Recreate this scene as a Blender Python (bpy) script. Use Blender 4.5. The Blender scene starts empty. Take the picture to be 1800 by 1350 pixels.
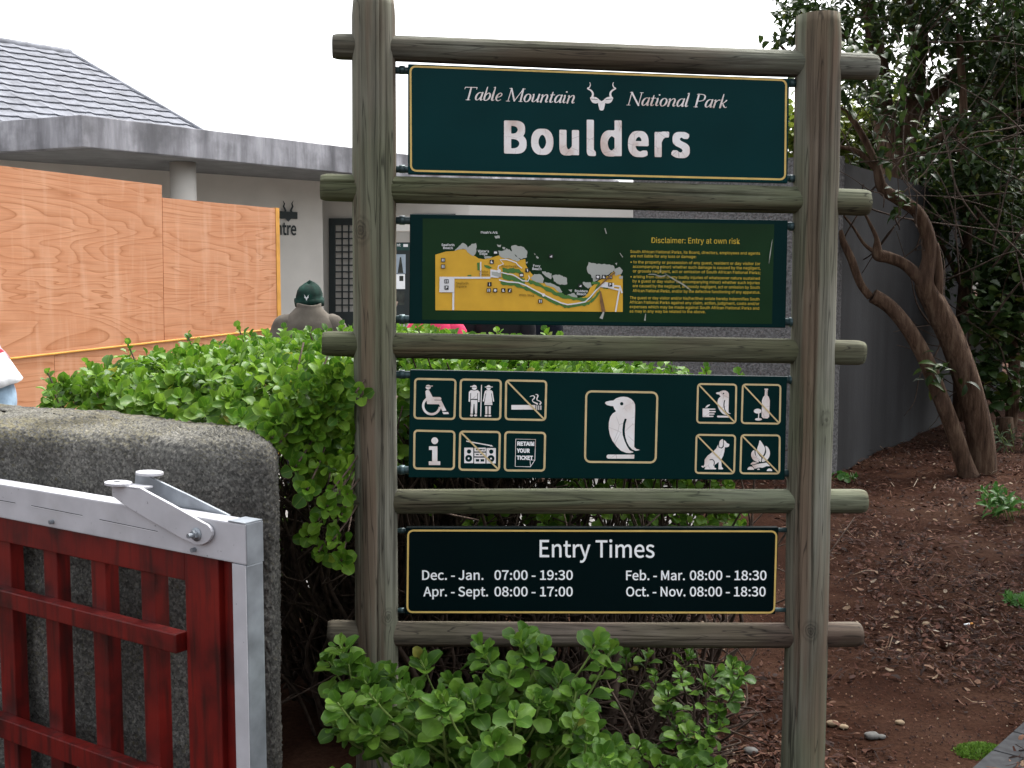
import bpy, bmesh, math, random, os
import numpy as np
from mathutils import Vector, Matrix, noise
S = bpy.context.scene
COL = S.collection
R = math.radians
# ------------------------------------------------------------------ camera
F = 2000.0                      # focal length in pixels of a 1800 px wide frame
PITCH = math.atan(175.0 / F)
EYE = Vector((0, 0, 1.6))
cd = bpy.data.cameras.new('camera'); cam = bpy.data.objects.new('camera', cd); COL.objects.link(cam)
cam.location = EYE; cam.rotation_euler = (R(90) - PITCH, 0, 0)
cd.sensor_width = 36.0; cd.lens = 36.0 * F / 1800.0; cd.clip_start = 0.05; cd.clip_end = 2000
S.camera = cam
# ------------------------------------------------------------------ sky, sun, exposure
SUN_EL, SUN_AZ = R(58), R(142)        # overcast: a broad soft sun, high behind the sign
w = bpy.data.worlds.new("World"); S.world = w; w.use_nodes = True
wn = w.node_tree; bg = wn.nodes['Background']
sky = wn.nodes.new('ShaderNodeTexSky'); sky.sky_type = 'NISHITA'; sky.sun_disc = False
sky.sun_elevation = SUN_EL; sky.sun_rotation = SUN_AZ
sky.air_density = 1.0; sky.dust_density = 6.0; sky.ozone_density = 0.6
hs = wn.nodes.new('ShaderNodeHueSaturation'); hs.inputs['Saturation'].default_value = 0.22; hs.inputs['Value'].default_value = 1.0
wn.links.new(sky.outputs[0], hs.inputs['Color']); wn.links.new(hs.outputs[0], bg.inputs['Color'])
bg.inputs['Strength'].default_value = 0.15
sd = bpy.data.lights.new('sun', 'SUN'); sd.energy = 0.8; sd.angle = R(25); sd.color = (1, .97, .93)
sun = bpy.data.objects.new('sun', sd); COL.objects.link(sun)
sun_dir = Vector((math.sin(SUN_AZ) * math.cos(SUN_EL), -math.cos(SUN_AZ) * math.cos(SUN_EL), math.sin(SUN_EL)))
sun.rotation_euler = sun_dir.to_track_quat('Z', 'Y').to_euler()
sky.sun_rotation = math.atan2(sun_dir.x, sun_dir.y)
S.view_settings.view_transform = 'Standard'; S.view_settings.look = 'None'
S.view_settings.gamma = 1; S.view_settings.exposure = 1.85
S.cycles.max_bounces = 6; S.cycles.transparent_max_bounces = 6
S.cycles.caustics_reflective = False; S.cycles.caustics_refractive = False
try: S.cycles.use_denoising = True
except Exception: pass

# ------------------------------------------------------------------ helpers: photo pixel -> place
FW = Vector((0, math.cos(PITCH), -math.sin(PITCH))); UP = Vector((0, math.sin(PITCH), math.cos(PITCH)))
def ray(px, py): return FW + Vector((1, 0, 0)) * ((px - 900) / F) + UP * ((675 - py) / F)
def at(px, py, Y):
    d = ray(px, py); return EYE + d * (Y / d.y)
def on_ground(px, py, z=0.0):
    d = ray(px, py); return EYE + d * ((z - EYE.z) / d.z)
class VPlane:
    """a vertical plane through two ground points; n points to the camera's side"""
    def __init__(s, p0, p1):
        s.p = Vector((p0[0], p0[1], 0)); d = Vector((p1[0] - p0[0], p1[1] - p0[1], 0)); s.d = d.normalized()
        n = Vector((s.d.y, -s.d.x, 0)); s.n = n if (EYE - s.p).dot(n) > 0 else -n
    def hit(s, px, py, lift=0.0):
        d = ray(px, py); p = s.p + s.n * lift
        return EYE + d * ((p - EYE).dot(s.n) / d.dot(s.n))
# ------------------------------------------------------------------ helpers: objects
WL = {}
def wloc(o): return WL.get(o.name, Vector((0, 0, 0)))
def link(o, parent=None, loc=None):
    COL.objects.link(o)
    if loc is not None:
        WL[o.name] = Vector(loc)
        o.location = Vector(loc) - (wloc(parent) if parent else Vector((0, 0, 0)))
    if parent: o.parent = parent
    return o
def tag(o, label=None, cat=None, group=None, kind=None):
    for k, v in (('label', label), ('category', cat), ('group', group), ('kind', kind)):
        if v: o[k] = v
    return o
def thing(name, loc, label, cat, group=None):
    o = bpy.data.objects.new(name, None); o.empty_display_size = .1
    link(o, None, loc); return tag(o, label, cat, group)
class MB:
    def __init__(s): s.v = []; s.f = []
    def add(s, vs, fs):
        b = len(s.v); s.v += [Vector(q) for q in vs]; s.f += [tuple(b + i for i in f) for f in fs]; return s
    def hexa(s, a, b):          # two quads (4 points each), joined
        return s.add(list(a) + list(b), [(0, 3, 2, 1), (4, 5, 6, 7), (0, 1, 5, 4), (1, 2, 6, 5), (2, 3, 7, 6), (3, 0, 4, 7)])
    def box(s, c, size, rot=None):
        c = Vector(c); h = Vector(size) / 2; pts = []
        for z in (-1, 1):
            for x, y in ((-1, -1), (1, -1), (1, 1), (-1, 1)):
                q = Vector((x * h.x, y * h.y, z * h.z))
                if rot is not None: q = rot @ q
                pts.append(c + q)
        return s.hexa(pts[:4], pts[4:])
    def prism(s, poly, off):    # closed polygon extruded by off
        n = len(poly); off = Vector(off); a = [Vector(q) for q in poly]; b = [q + off for q in a]
        return s.add(a + b, [tuple(range(n - 1, -1, -1)), tuple(range(n, 2 * n))] + [(i, (i + 1) % n, n + (i + 1) % n, n + i) for i in range(n)])
    def quad(s, *p): return s.add(p, [tuple(range(len(p)))])
    def tube(s, path, rad, seg=8, caps=True, disp=None):
        path = [Vector(q) for q in path]; n = len(path)
        if not hasattr(rad, '__len__'): rad = [rad] * n
        b = len(s.v); prev = None
        for i in range(n):
            t = (path[min(i + 1, n - 1)] - path[max(i - 1, 0)]).normalized()
            if prev is None:
                u = (Vector((0, 0, 1)) - t * t.z).normalized() if abs(t.z) < .9 else (Vector((1, 0, 0)) - t * t.x).normalized()
            else: u = (prev - t * prev.dot(t)).normalized()
            prev = u; v = t.cross(u)
            for k in range(seg):
                a = 2 * math.pi * k / seg; r = rad[i]
                if disp: r += disp(a, i, n)
                s.v.append(path[i] + (u * math.cos(a) + v * math.sin(a)) * r)
        for i in range(n - 1):
            for k in range(seg):
                k2 = (k + 1) % seg
                s.f.append((b + i * seg + k, b + i * seg + k2, b + (i + 1) * seg + k2, b + (i + 1) * seg + k))
        if caps:
            s.f.append(tuple(b + k for k in range(seg - 1, -1, -1))); s.f.append(tuple(b + (n - 1) * seg + k for k in range(seg)))
        return s
    def build(s, name, mat, parent=None, smooth=False, bevel=0, bseg=2):
        me = bpy.data.meshes.new(name); o3 = wloc(parent) if parent else Vector((0, 0, 0))
        me.from_pydata([tuple(q - o3) for q in s.v], [], s.f); me.update()
        return finish(me, name, mat, parent, smooth, bevel, bseg)
def finish(me, name, mat, parent, smooth=False, bevel=0, bseg=2):
    o = bpy.data.objects.new(name, me)
    if mat is not None: me.materials.append(mat)
    link(o, parent)
    if parent: WL[o.name] = wloc(parent).copy()
    if smooth: me.shade_smooth() if hasattr(me, 'shade_smooth') else None
    if bevel:
        bm = bmesh.new(); bm.from_mesh(me); bmesh.ops.remove_doubles(bm, verts=bm.verts, dist=1e-5)
        bmesh.ops.recalc_face_normals(bm, faces=bm.faces)
        es = [e for e in bm.edges if len(e.link_faces) == 2 and e.calc_face_angle(0) > .5]
        bmesh.ops.bevel(bm, geom=es, offset=bevel, segments=bseg, affect='EDGES', profile=.6)
        bm.to_mesh(me); bm.free()
    return o
def np_mesh(name, verts, faces, mat, parent=None, smooth=False, uv=None):
    """verts (n,3), faces (m,4) numpy"""
    me = bpy.data.meshes.new(name); verts = np.asarray(verts, dtype=np.float32).copy()
    if parent: verts -= np.array(wloc(parent), dtype=np.float32)
    faces = np.asarray(faces, dtype=np.int32); k = faces.shape[1]
    me.vertices.add(len(verts)); me.vertices.foreach_set('co', verts.ravel())
    me.loops.add(faces.size); me.loops.foreach_set('vertex_index', faces.ravel())
    me.polygons.add(len(faces)); me.polygons.foreach_set('loop_start', np.arange(0, faces.size, k, dtype=np.int32))
    if uv is not None:
        l = me.uv_layers.new(name='UVMap'); l.data.foreach_set('uv', np.asarray(uv, dtype=np.float32)[faces.ravel()].ravel())
    me.update(calc_edges=True); me.validate()
    return finish(me, name, mat, parent, smooth)
# ------------------------------------------------------------------ helpers: materials
def newmat(name):
    m = bpy.data.materials.new(name); m.use_nodes = True; t = m.node_tree
    return m, t, t.nodes['Principled BSDF']
def N(t, kind, **kw):
    n = t.nodes.new(kind)
    for k, v in kw.items():
        if k in n.inputs: n.inputs[k].default_value = v
        else: setattr(n, k, v)
    return n
def ramp(t, fac, stops, interp='LINEAR'):
    r = t.nodes.new('ShaderNodeValToRGB'); e = r.color_ramp; e.interpolation = interp
    while len(e.elements) < len(stops): e.elements.new(.5)
    for el, (p, c) in zip(e.elements, stops):
        el.position = p; el.color = (c[0], c[1], c[2], 1) if hasattr(c, '__len__') else (c, c, c, 1)
    t.links.new(fac, r.inputs[0]); return r.outputs[0]
def mixc(t, fac, a, b, mode='MIX'):
    m = t.nodes.new('ShaderNodeMix'); m.data_type = 'RGBA'; m.blend_type = mode
    for s, v in ((0, fac), (6, a), (7, b)):
        if hasattr(v, 'links'): t.links.new(v, m.inputs[s])
        else: m.inputs[s].default_value = v if s == 0 else (v[0], v[1], v[2], 1)
    return m.outputs[2]
def tex(t, kind, scale, mapscale=(1, 1, 1), coord='Object', rot=(0, 0, 0), **kw):
    tc = t.nodes.new('ShaderNodeTexCoord'); mp = t.nodes.new('ShaderNodeMapping')
    mp.inputs['Scale'].default_value = mapscale; mp.inputs['Rotation'].default_value = rot
    t.links.new(tc.outputs[coord], mp.inputs[0])
    n = N(t, 'ShaderNodeTex' + kind, **kw); n.inputs['Scale'].default_value = scale
    t.links.new(mp.outputs[0], n.inputs['Vector']); return n
def bump(t, b, h, strength=.5, dist=.01):
    n = t.nodes.new('ShaderNodeBump'); n.inputs['Strength'].default_value = strength; n.inputs['Distance'].default_value = dist
    t.links.new(h, n.inputs['Height']); t.links.new(n.outputs[0], b.inputs['Normal']); return n
def spec(b, rough, s=.5, metal=0):
    b.inputs['Roughness'].default_value = rough; b.inputs['Specular IOR Level'].default_value = s; b.inputs['Metallic'].default_value = metal
def plain(name, col, rough=.6, s=.4, metal=0, var=.25, scale=8, bmp=.15, mapscale=(1, 1, 1), bd=.004):
    m, t, b = newmat(name); n = tex(t, 'Noise', scale, mapscale, Detail=6.0)
    lo = [c * (1 - var) for c in col]; hi = [min(1, c * (1 + var)) for c in col]
    t.links.new(ramp(t, n.outputs[0], [(.3, lo), (.7, hi)]), b.inputs['Base Color']); spec(b, rough, s, metal)
    if bmp: bump(t, b, n.outputs[0], bmp, bd)
    return m
def wood(name, axis, tint=(1, 1, 1)):
    m, t, b = newmat(name)
    fine = (46, 46, 1.6) if axis == 'z' else (1.6, 46, 46)
    mid = (9, 9, .9) if axis == 'z' else (.9, 9, 9)
    a = tex(t, 'Noise', 1.0, fine, Detail=8.0, Roughness=.65); c = tex(t, 'Noise', 1.0, mid, Detail=4.0); g = tex(t, 'Noise', 2.2, Detail=5.0)
    k = lambda q: [q[i] * tint[i] for i in range(3)]
    base = ramp(t, c.outputs[0], [(.3, k((.075, .055, .044))), (.45, k((.135, .120, .098))), (.58, k((.185, .178, .155))), (.75, k((.27, .265, .245)))])
    green = mixc(t, ramp(t, g.outputs[0], [(.42, 0), (.62, .6)]), base, k((.115, .125, .08)))
    br = tex(t, 'Noise', 1.0, (13, 13, .7) if axis == 'z' else (.7, 13, 13), Detail=3.0); green = mixc(t, ramp(t, br.outputs[0], [(.53, 0), (.62, .6)] if axis == 'z' else [(.56, 0), (.66, .5)]), green, k((.125, .075, .054)))
    grain = ramp(t, a.outputs[0], [(.32, .45), (.5, .95), (.7, 1.2)])
    ck = tex(t, 'Noise', 1.0, (26, 26, .9) if axis == 'z' else (.9, 26, 26), Detail=2.0); crack = ramp(t, ck.outputs[0], [(.44, 1), (.452, .22), (.46, 1), (.575, 1), (.585, .35), (.592, 1)])
    col = mixc(t, 1.0, mixc(t, 1.0, green, grain, 'MULTIPLY'), crack, 'MULTIPLY')
    t.links.new(col, b.inputs['Base Color']); spec(b, .85, .2)
    bump(t, b, a.outputs[0], .55, .004); return m
def leafmat(name, cols, edge, trans=.3, rough=.4, s=.4):
    """cols: ramp over a random number per leaf; edge: colour of rim and midrib (leaf UV)"""
    m, t, b = newmat(name); g = t.nodes.new('ShaderNodeNewGeometry')
    c = ramp(t, g.outputs['Random Per Island'], cols)
    uv = t.nodes.new('ShaderNodeUVMap'); sp = t.nodes.new('ShaderNodeSeparateXYZ'); t.links.new(uv.outputs[0], sp.inputs[0])
    rim = ramp(t, sp.outputs[0], [(0, .75), (.05, 0), (.46, 0), (.5, .5), (.54, 0), (.95, 0), (1, .75)])
    nz = tex(t, 'Noise', 60, Detail=3.0)
    c = mixc(t, rim, c, edge); c = mixc(t, ramp(t, nz.outputs[0], [(.3, 0), (.75, .35)]), c, [q * .55 for q in cols[0][1]])
    t.links.new(c, b.inputs['Base Color']); spec(b, rough, s); bump(t, b, nz.outputs[0], .25, .003)
    tr = t.nodes.new('ShaderNodeBsdfTranslucent'); t.links.new(c, tr.inputs[0])
    mx = t.nodes.new('ShaderNodeMixShader'); mx.inputs[0].default_value = trans
    out = t.nodes['Material Output']; t.links.new(b.outputs[0], mx.inputs[1]); t.links.new(tr.outputs[0], mx.inputs[2]); t.links.new(mx.outputs[0], out.inputs[0])
    return m
# ------------------------------------------------------------------ helpers: leaves
def leaf_template(width, shape, cup=.18, curl=.25, ns=6):
    """a leaf of length 1 along +y: shape gives the half width along it; returns verts, quads, uv"""
    v, uv = [], []
    for i in range(ns + 1):
        t = i / ns; hw = max(.012, shape(t)) * width
        z = -curl * (t - .35) ** 2
        for sx in (-1, -.5, 0, .5, 1):
            v.append((sx * hw, t, z + cup * abs(sx) ** 1.6 * hw * 1.6)); uv.append(((sx + 1) / 2, t))
    f = [(i * 5 + k, i * 5 + k + 1, (i + 1) * 5 + k + 1, (i + 1) * 5 + k) for i in range(ns) for k in range(4)]
    return np.array(v), np.array(f), np.array(uv)
SPOON = leaf_template(.62, lambda t: (.1 + .12 * t / .3) if t < .3 else .22 + .56 * math.sin(min(1, (t - .3) / .7 * 1.0) ** .75 * math.pi * .93) * .8, .22, .35, 7)
LANCE = leaf_template(.26, lambda t: math.sin(math.pi * min(1, t * .96 + .03)) ** .8 * .85, .2, .5, 4)
OVAL = leaf_template(.5, lambda t: math.sin(math.pi * min(1, t * .95 + .03)) ** .75, .16, .4, 4)
def leaves_mesh(name, pos, along, nrm, size, tmpl, mat, parent, smooth=True):
    pos = np.asarray(pos, float); al = np.asarray(along, float); nm = np.asarray(nrm, float); size = np.asarray(size, float)
    al /= np.linalg.norm(al, axis=1)[:, None] + 1e-9
    x = np.cross(al, nm); x /= np.linalg.norm(x, axis=1)[:, None] + 1e-9; z = np.cross(x, al)
    tv, tf, tu = tmpl; n, k = len(pos), len(tv)
    rng = np.random.default_rng(len(pos)); wv = rng.uniform(.85, 1.15, n)
    V = (x[:, None, :] * (tv[None, :, 0:1] * wv[:, None, None]) + al[:, None, :] * tv[None, :, 1:2] + z[:, None, :] * tv[None, :, 2:3]) * size[:, None, None] + pos[:, None, :]
    Fc = tf[None] + (np.arange(n) * k)[:, None, None]
    return np_mesh(name, V.reshape(-1, 3), Fc.reshape(-1, 4), mat, parent, smooth, np.tile(tu, (n, 1)))
class Leaves:
    def __init__(s): s.p = []; s.a = []; s.n = []; s.s = []
    def add(s, p, a, n, size): s.p.append(tuple(p)); s.a.append(tuple(a)); s.n.append(tuple(n)); s.s.append(size)
    def rosette(s, rng, tip, axis, n, size, stem=.08, lo=15, hi=72):
        axis = Vector(axis).normalized(); u = axis.orthogonal().normalized(); v = axis.cross(u); ph = rng.random() * 6.28
        for k in range(n):
            q = k / max(1, n - 1); az = ph + k * 2.39996
            el = R(lo + (hi - lo) * q + rng.uniform(-14, 14)); out = u * math.cos(az) + v * math.sin(az)
            a = out * math.cos(el) + axis * math.sin(el); nn = axis * math.cos(el) - out * math.sin(el)
            nn = nn + Vector((rng.uniform(-.3, .3), rng.uniform(-.3, .3), rng.uniform(-.3, .3)))
            sz = size * (1 - .45 * q) * rng.uniform(.75, 1.15)
            s.add(Vector(tip) - axis * stem * (1 - q) + out * .003, a, nn, sz)
    def build(s, name, tmpl, mat, parent): return leaves_mesh(name, s.p, s.a, s.n, s.s, tmpl, mat, parent)
def wobble(path, rng, amp):
    return [Vector(p) + Vector((rng.uniform(-amp, amp), rng.uniform(-amp, amp), rng.uniform(-amp, amp))) for p in path]
def smooth_path(pts, n=6):
    pts = [Vector(p) for p in pts]; out = []
    for i in range(len(pts) - 1):
        p0 = pts[max(i - 1, 0)]; p1 = pts[i]; p2 = pts[i + 1]; p3 = pts[min(i + 2, len(pts) - 1)]
        for k in range(n):
            t = k / n; out.append(.5 * ((2 * p1) + (p2 - p0) * t + (2 * p0 - 5 * p1 + 4 * p2 - p3) * t * t + (3 * p1 - p0 - 3 * p2 + p3) * t ** 3))
    out.append(pts[-1]); return out
def lerp_list(a, n):
    return list(np.interp(np.linspace(0, 1, n), np.linspace(0, 1, len(a)), a))
# ------------------------------------------------------------------ helpers: flat sign art
def sd_poly(X, Y, pts):
    pts = np.asarray(pts, float); n = len(pts); d = np.full(X.shape, 1e9); ins = np.zeros(X.shape, bool)
    for i in range(n):
        ax, ay = pts[i]; bx, by = pts[(i + 1) % n]; ex, ey = bx - ax, by - ay
        t = np.clip(((X - ax) * ex + (Y - ay) * ey) / (ex * ex + ey * ey + 1e-12), 0, 1)
        d = np.minimum(d, np.hypot(X - ax - t * ex, Y - ay - t * ey))
        c = (ay > Y) != (by > Y)
        with np.errstate(divide='ignore', invalid='ignore'): ins ^= c & (X < ex * (Y - ay) / (ey if ey else 1e-12) + ax)
    return np.where(ins, -d, d)
def sd_path(X, Y, pts, r):
    d = np.full(X.shape, 1e9); rr = r if hasattr(r, '__len__') else [r] * len(pts)
    for i in range(len(pts) - 1):
        ax, ay = pts[i][:2]; bx, by = pts[i + 1][:2]; ex, ey = bx - ax, by - ay
        t = np.clip(((X - ax) * ex + (Y - ay) * ey) / (ex * ex + ey * ey + 1e-12), 0, 1)
        d = np.minimum(d, np.hypot(X - ax - t * ex, Y - ay - t * ey) - (rr[i] + (rr[i + 1] - rr[i]) * t))
    return d
def sd_ell(X, Y, cx, cy, rx, ry): return (np.hypot((X - cx) / rx, (Y - cy) / ry) - 1) * min(rx, ry)
def curve2(pts, n=5, closed=False):
    P = [Vector((p[0], p[1], 0)) for p in pts]
    if closed: P = P[-2:] + P + P[:3]
    o = smooth_path(P, n)
    if closed: o = o[2 * n: -2 * n]
    return [(p.x, p.y) for p in o]
def mask_mesh(fld, x0, y0, step):
    """marching squares of fld<0; returns 2-D points and faces"""
    H, W = fld.shape; pts = []; faces = []; idx = {}
    def vid(p):
        k = (round(p[0], 4), round(p[1], 4))
        if k not in idx: idx[k] = len(pts); pts.append((x0 + p[0] * step, y0 + p[1] * step))
        return idx[k]
    ins = fld < 0
    for j in range(H - 1):
        i = 0; row = ins[j]; row2 = ins[j + 1]
        if not (row.any() or row2.any()): continue
        while i < W - 1:
            c = (row[i], row[i + 1], row2[i + 1], row2[i])
            if all(c):
                k = i
                while k < W - 1 and row[k] and row[k + 1] and row2[k] and row2[k + 1]: k += 1
                faces.append((vid((i, j)), vid((k, j)), vid((k, j + 1)), vid((i, j + 1)))); i = k; continue
            if any(c):
                P = [(i, j), (i + 1, j), (i + 1, j + 1), (i, j + 1)]; Vv = [fld[q[1], q[0]] for q in P]; poly = []
                for a in range(4):
                    b = (a + 1) % 4
                    if Vv[a] < 0: poly.append(P[a])
                    if (Vv[a] < 0) != (Vv[b] < 0):
                        t = Vv[a] / (Vv[a] - Vv[b]); poly.append((P[a][0] + (P[b][0] - P[a][0]) * t, P[a][1] + (P[b][1] - P[a][1]) * t))
                ids = []
                for q in poly:
                    v = vid(q)
                    if v not in ids: ids.append(v)
                if len(ids) >= 3: faces.append(tuple(ids))
            i += 1
    return pts, faces
def grid(x0, y0, x1, y1, step):
    xs = np.arange(x0, x1 + step, step); ys = np.arange(y0, y1 + step, step); return np.meshgrid(xs, ys)
# ================================================================== MATERIALS
POSTW = wood('post_wood', 'z', (1.0, 1.03, .95)); RAILW = wood('rail_wood', 'x', (.62, .68, .52)); RAILG = wood('rail_wood_grey', 'x', (.62, .65, .60)); RAILB = wood('rail_wood_brown', 'x', (.66, .57, .53))
BOARD1 = plain('board_teal', (.0012, .026, .028), .4, .06, var=.15, scale=3, bmp=.03)
BOARD = plain('board_green', (.0008, .0165, .0165), .4, .06, var=.15, scale=3, bmp=.03)
BOARD4 = plain('board_black_green', (.0006, .0055, .0062), .4, .05, var=.15, scale=3, bmp=.03)
FILM = plain('film_green', (.008, .031, .011), .3, .10, var=.2, scale=4, bmp=.03)
GOLD = plain('gold_line', (.60, .42, .12), .5, .4, var=.12, scale=30, bmp=0)
TAN = plain('tan_line', (.56, .44, .23), .5, .4, var=.12, scale=30, bmp=0)
GOLDTEXT = plain('gold_text', (.56, .40, .04), .5, .3, var=.05, bmp=0)
WHITE = plain('white_text', (.85, .87, .88), .5, .3, var=.04, bmp=0)
def marble():
    m, t, b = newmat('aged_white_vinyl'); n = tex(t, 'Noise', 14, Detail=6.0); v = tex(t, 'Voronoi', 26, feature='DISTANCE_TO_EDGE')
    c = ramp(t, n.outputs[0], [(.3, (.58, .47, .42)), (.48, (.76, .72, .70)), (.7, (.82, .82, .83))])
    d = tex(t, 'Noise', 30, Detail=2.0)
    t.links.new(mixc(t, mixc(t, 1, ramp(t, v.outputs[0], [(0, .55), (.03, 0)]), ramp(t, d.outputs[0], [(.45, 0), (.6, 1)]), 'MULTIPLY'), c, (.25, .2, .19)), b.inputs['Base Color'])
    spec(b, .5, .3); return m
VINYL = marble()
ROD = plain('rod_paint', (.03, .06, .065), .45, .5, .3, var=.5, scale=40, bmp=.3)
ROCK_M = plain('map_rock', (.36, .38, .35), .5, .3, var=.05, bmp=0); LAND_M = plain('map_land', (.62, .36, .03), .4, .3, var=.08, scale=20, bmp=0)
VEG_M = plain('map_vegetation', (.06, .17, .035), .4, .3, var=.1, bmp=0); ROAD_M = plain('map_road', (.68, .69, .70), .4, .3, var=.05, bmp=0)
ICON_M = plain('map_icon', (.012, .013, .014), .4, .3, var=.1, bmp=0); OLIVE_M = plain('map_olive_text', (.16, .10, .01), .5, .3, var=.1, bmp=0)
SCRATCH = plain('reflection_scratch', (.30, .31, .28), .5, .3, var=.4, scale=60, bmp=0)  # pale scratches and branch reflections in the cover, both painted in colour
REFL_SCUFF = plain('reflection_scuff_brown', (.17, .09, .035), .5, .3, var=.4, scale=60, bmp=0)  # brown scuffs and the tree's reflection, put into the colour
# ================================================================== THE SIGN
SP = VPlane(at(659, 675, 3.33).xy, at(1424, 675, 3.43).xy)
FACE = .016                       # board faces stand this far in front of the post axes
base = SP.hit(1040, 675); base.z = 0
SIGN = thing('park_sign', base, 'tall timber pole sign with four dark green boards between two round posts', 'park sign')
def post(cx, cracks, rad, knots, top_round):
    pts = [SP.hit(x, y) for x, y in cx]; zs = np.array([p.z for p in pts]); n = 90
    o = np.argsort(zs); zz = np.linspace(-.15, zs.max(), n)
    xs = np.interp(zz, zs[o], np.array([p.x for p in pts])[o]); ys = np.interp(zz, zs[o], np.array([p.y for p in pts])[o])
    if zz[0] < zs.min():
        s0, s1 = o[0], o[1]; k = (pts[s1].x - pts[s0].x) / (zs[s1] - zs[s0])
        xs = np.where(zz < zs.min(), pts[s0].x + k * (zz - zs.min()), xs)
    rr = [rad * (1 + .02 * noise.noise(Vector((z * 1.3, rad * 90, 0)))) for z in zz]
    rr[-1] *= (.92 if top_round else .95); rr[-2] *= .97
    def disp(a, i, n):
        z = zz[i]; d = .0035 * noise.noise(Vector((math.cos(a) * 1.1, math.sin(a) * 1.1, z * 1.2 + rad * 300)))
        d += .0016 * noise.noise(Vector((math.cos(a) * 9, math.sin(a) * 9, z * 1.5 + 7)))
        for (ca, z0, z1, dep, wd) in cracks:
            if z0 < z < z1:
                aa = ca + .10 * noise.noise(Vector((z * 1.6, ca * 5, 1))) + .05 * noise.noise(Vector((z * 6, ca * 3, 4)))
                q = (a - aa + math.pi) % (2 * math.pi) - math.pi
                if abs(q) < wd: d -= dep * (1 - abs(q) / wd) * min(1, (z - z0) / .15, (z1 - z) / .15)
        for (ka, kz, ks) in knots:
            q = ((a - ka + math.pi) % (2 * math.pi) - math.pi) * rad; h = math.hypot(q, (z - kz) * .8) / ks
            if h < 2: d += .004 * math.exp(-h * h * 1.5) + .0012 * math.cos(h * 9) * math.exp(-h)
        return d
    m = MB(); m.tube([Vector(p) for p in zip(xs, ys, zz)], rr, 128, True, disp); return m
def ang(fr, ): return -math.acos(max(-1, min(1, fr)))     # a crack seen at this fraction of the radius right of the middle
def zof(py): return SP.hit(660, py).z
post([(657, -6), (657, 50), (660, 700), (661.5, 960), (662.5, 1200)],
     [(ang(.42), .7, 2.5, .012, .07), (ang(.16), zof(1330), zof(850), .010, .06), (ang(-.35), zof(420), zof(150), .005, .05), (ang(.75), .8, 1.6, .006, .05), (ang(-.7), zof(1000), zof(600), .004, .05)],
     .0622, [(ang(-.6), zof(403), .028), (ang(.55), zof(1083), .02), (ang(.7), zof(510), .012)], True).build('post', POSTW, SIGN, True)
post([(1438.5, 27), (1438.5, 60), (1431, 500), (1427, 700), (1422, 850), (1417, 1150), (1411, 1330)],
     [(ang(-.1), .6, 2.35, .012, .07), (ang(-.45), 1.0, 2.3, .006, .06), (ang(.3), 1.2, 2.25, .006, .05), (ang(-.62), .2, 1.35, .012, .07), (ang(.1), .1, .8, .005, .05)],
     .066, [(ang(-.4), zof(520), .02), (ang(.2), zof(1110), .028), (ang(.3), zof(735), .03), (ang(-.35), zof(675), .015)], False).build('post', POSTW, SIGN, True)
def add_knots(m, pts):
    t = m.node_tree; bs = t.nodes['Principled BSDF']; c = bs.inputs['Base Color'].links[0].from_socket
    for (p, r) in pts:
        tc = t.nodes.new('ShaderNodeTexCoord'); q = p - base; mp = t.nodes.new('ShaderNodeMapping'); mp.inputs['Location'].default_value = (-q.x / r, -q.y / r, -q.z / r * .75); mp.inputs['Scale'].default_value = (1 / r, 1 / r, .75 / r)
        t.links.new(tc.outputs['Object'], mp.inputs[0]); nz = N(t, 'ShaderNodeTexNoise', Detail=3.0); nz.inputs['Scale'].default_value = 2.0; t.links.new(mp.outputs[0], nz.inputs['Vector'])
        L = N(t, 'ShaderNodeVectorMath', operation='LENGTH'); t.links.new(mp.outputs[0], L.inputs[0]); s = N(t, 'ShaderNodeMath', operation='MULTIPLY_ADD'); t.links.new(nz.outputs[0], s.inputs[0]); s.inputs[1].default_value = .5; t.links.new(L.outputs['Value'], s.inputs[2])
        u = N(t, 'ShaderNodeMath', operation='MULTIPLY'); u.inputs[1].default_value = .6; t.links.new(s.outputs[0], u.inputs[0])
        c = mixc(t, 1.0, c, ramp(t, u.outputs[0], [(.15, .35), (.30, .75), (.38, .38), (.46, .95), (.56, .5), (.64, 1.0), (.78, .75), (.95, 1)]), 'MULTIPLY')
    t.links.new(c, bs.inputs['Base Color'])
add_knots(POSTW, [(SP.hit(632, 405, .055), .028), (SP.hit(1425, 1110, .066), .022), (SP.hit(1405, 520, .055), .014), (SP.hit(681, 1084, .05), .018), (SP.hit(1447, 735, .05), .02)])
def rail(pts, hh, seed, cracks, mat):
    P = [SP.hit(x, y) for x, y in pts]; n = 120; t = np.linspace(0, 1, n)
    xs = np.array([p.x for p in P]); X = np.linspace(xs[0], xs[-1], n)
    path = [Vector((x, np.interp(x, xs, [p.y for p in P]), np.interp(x, xs, [p.z for p in P]))) for x in X]
    rr = [hh * p.y / F for p in path]; rr[0] *= .88; rr[-1] *= .88; rr[1] *= .98; rr[-2] *= .98
    def disp(a, i, n):
        x = X[i]; d = .003 * noise.noise(Vector((x * 1.5, math.cos(a) * 1.2 + seed, math.sin(a) * 1.2)))
        d += .0014 * noise.noise(Vector((x * 2 + seed, math.cos(a) * 8, math.sin(a) * 8)))
        for (ca, slope, x0, x1, dep, wd) in cracks:
            if x0 < x < x1:
                aa = R(ca) + slope * (x - x0) + .06 * noise.noise(Vector((x * 5, ca, seed)))
                q = (a - aa + math.pi) % (2 * math.pi) - math.pi
                if abs(q) < wd: d -= dep * (1 - abs(q) / wd) * min(1, (x - x0) / .08, (x1 - x) / .08)
        return d
    m = MB(); m.tube(path, rr, 96, True, disp); m.build('rail', mat, SIGN, True)
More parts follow.
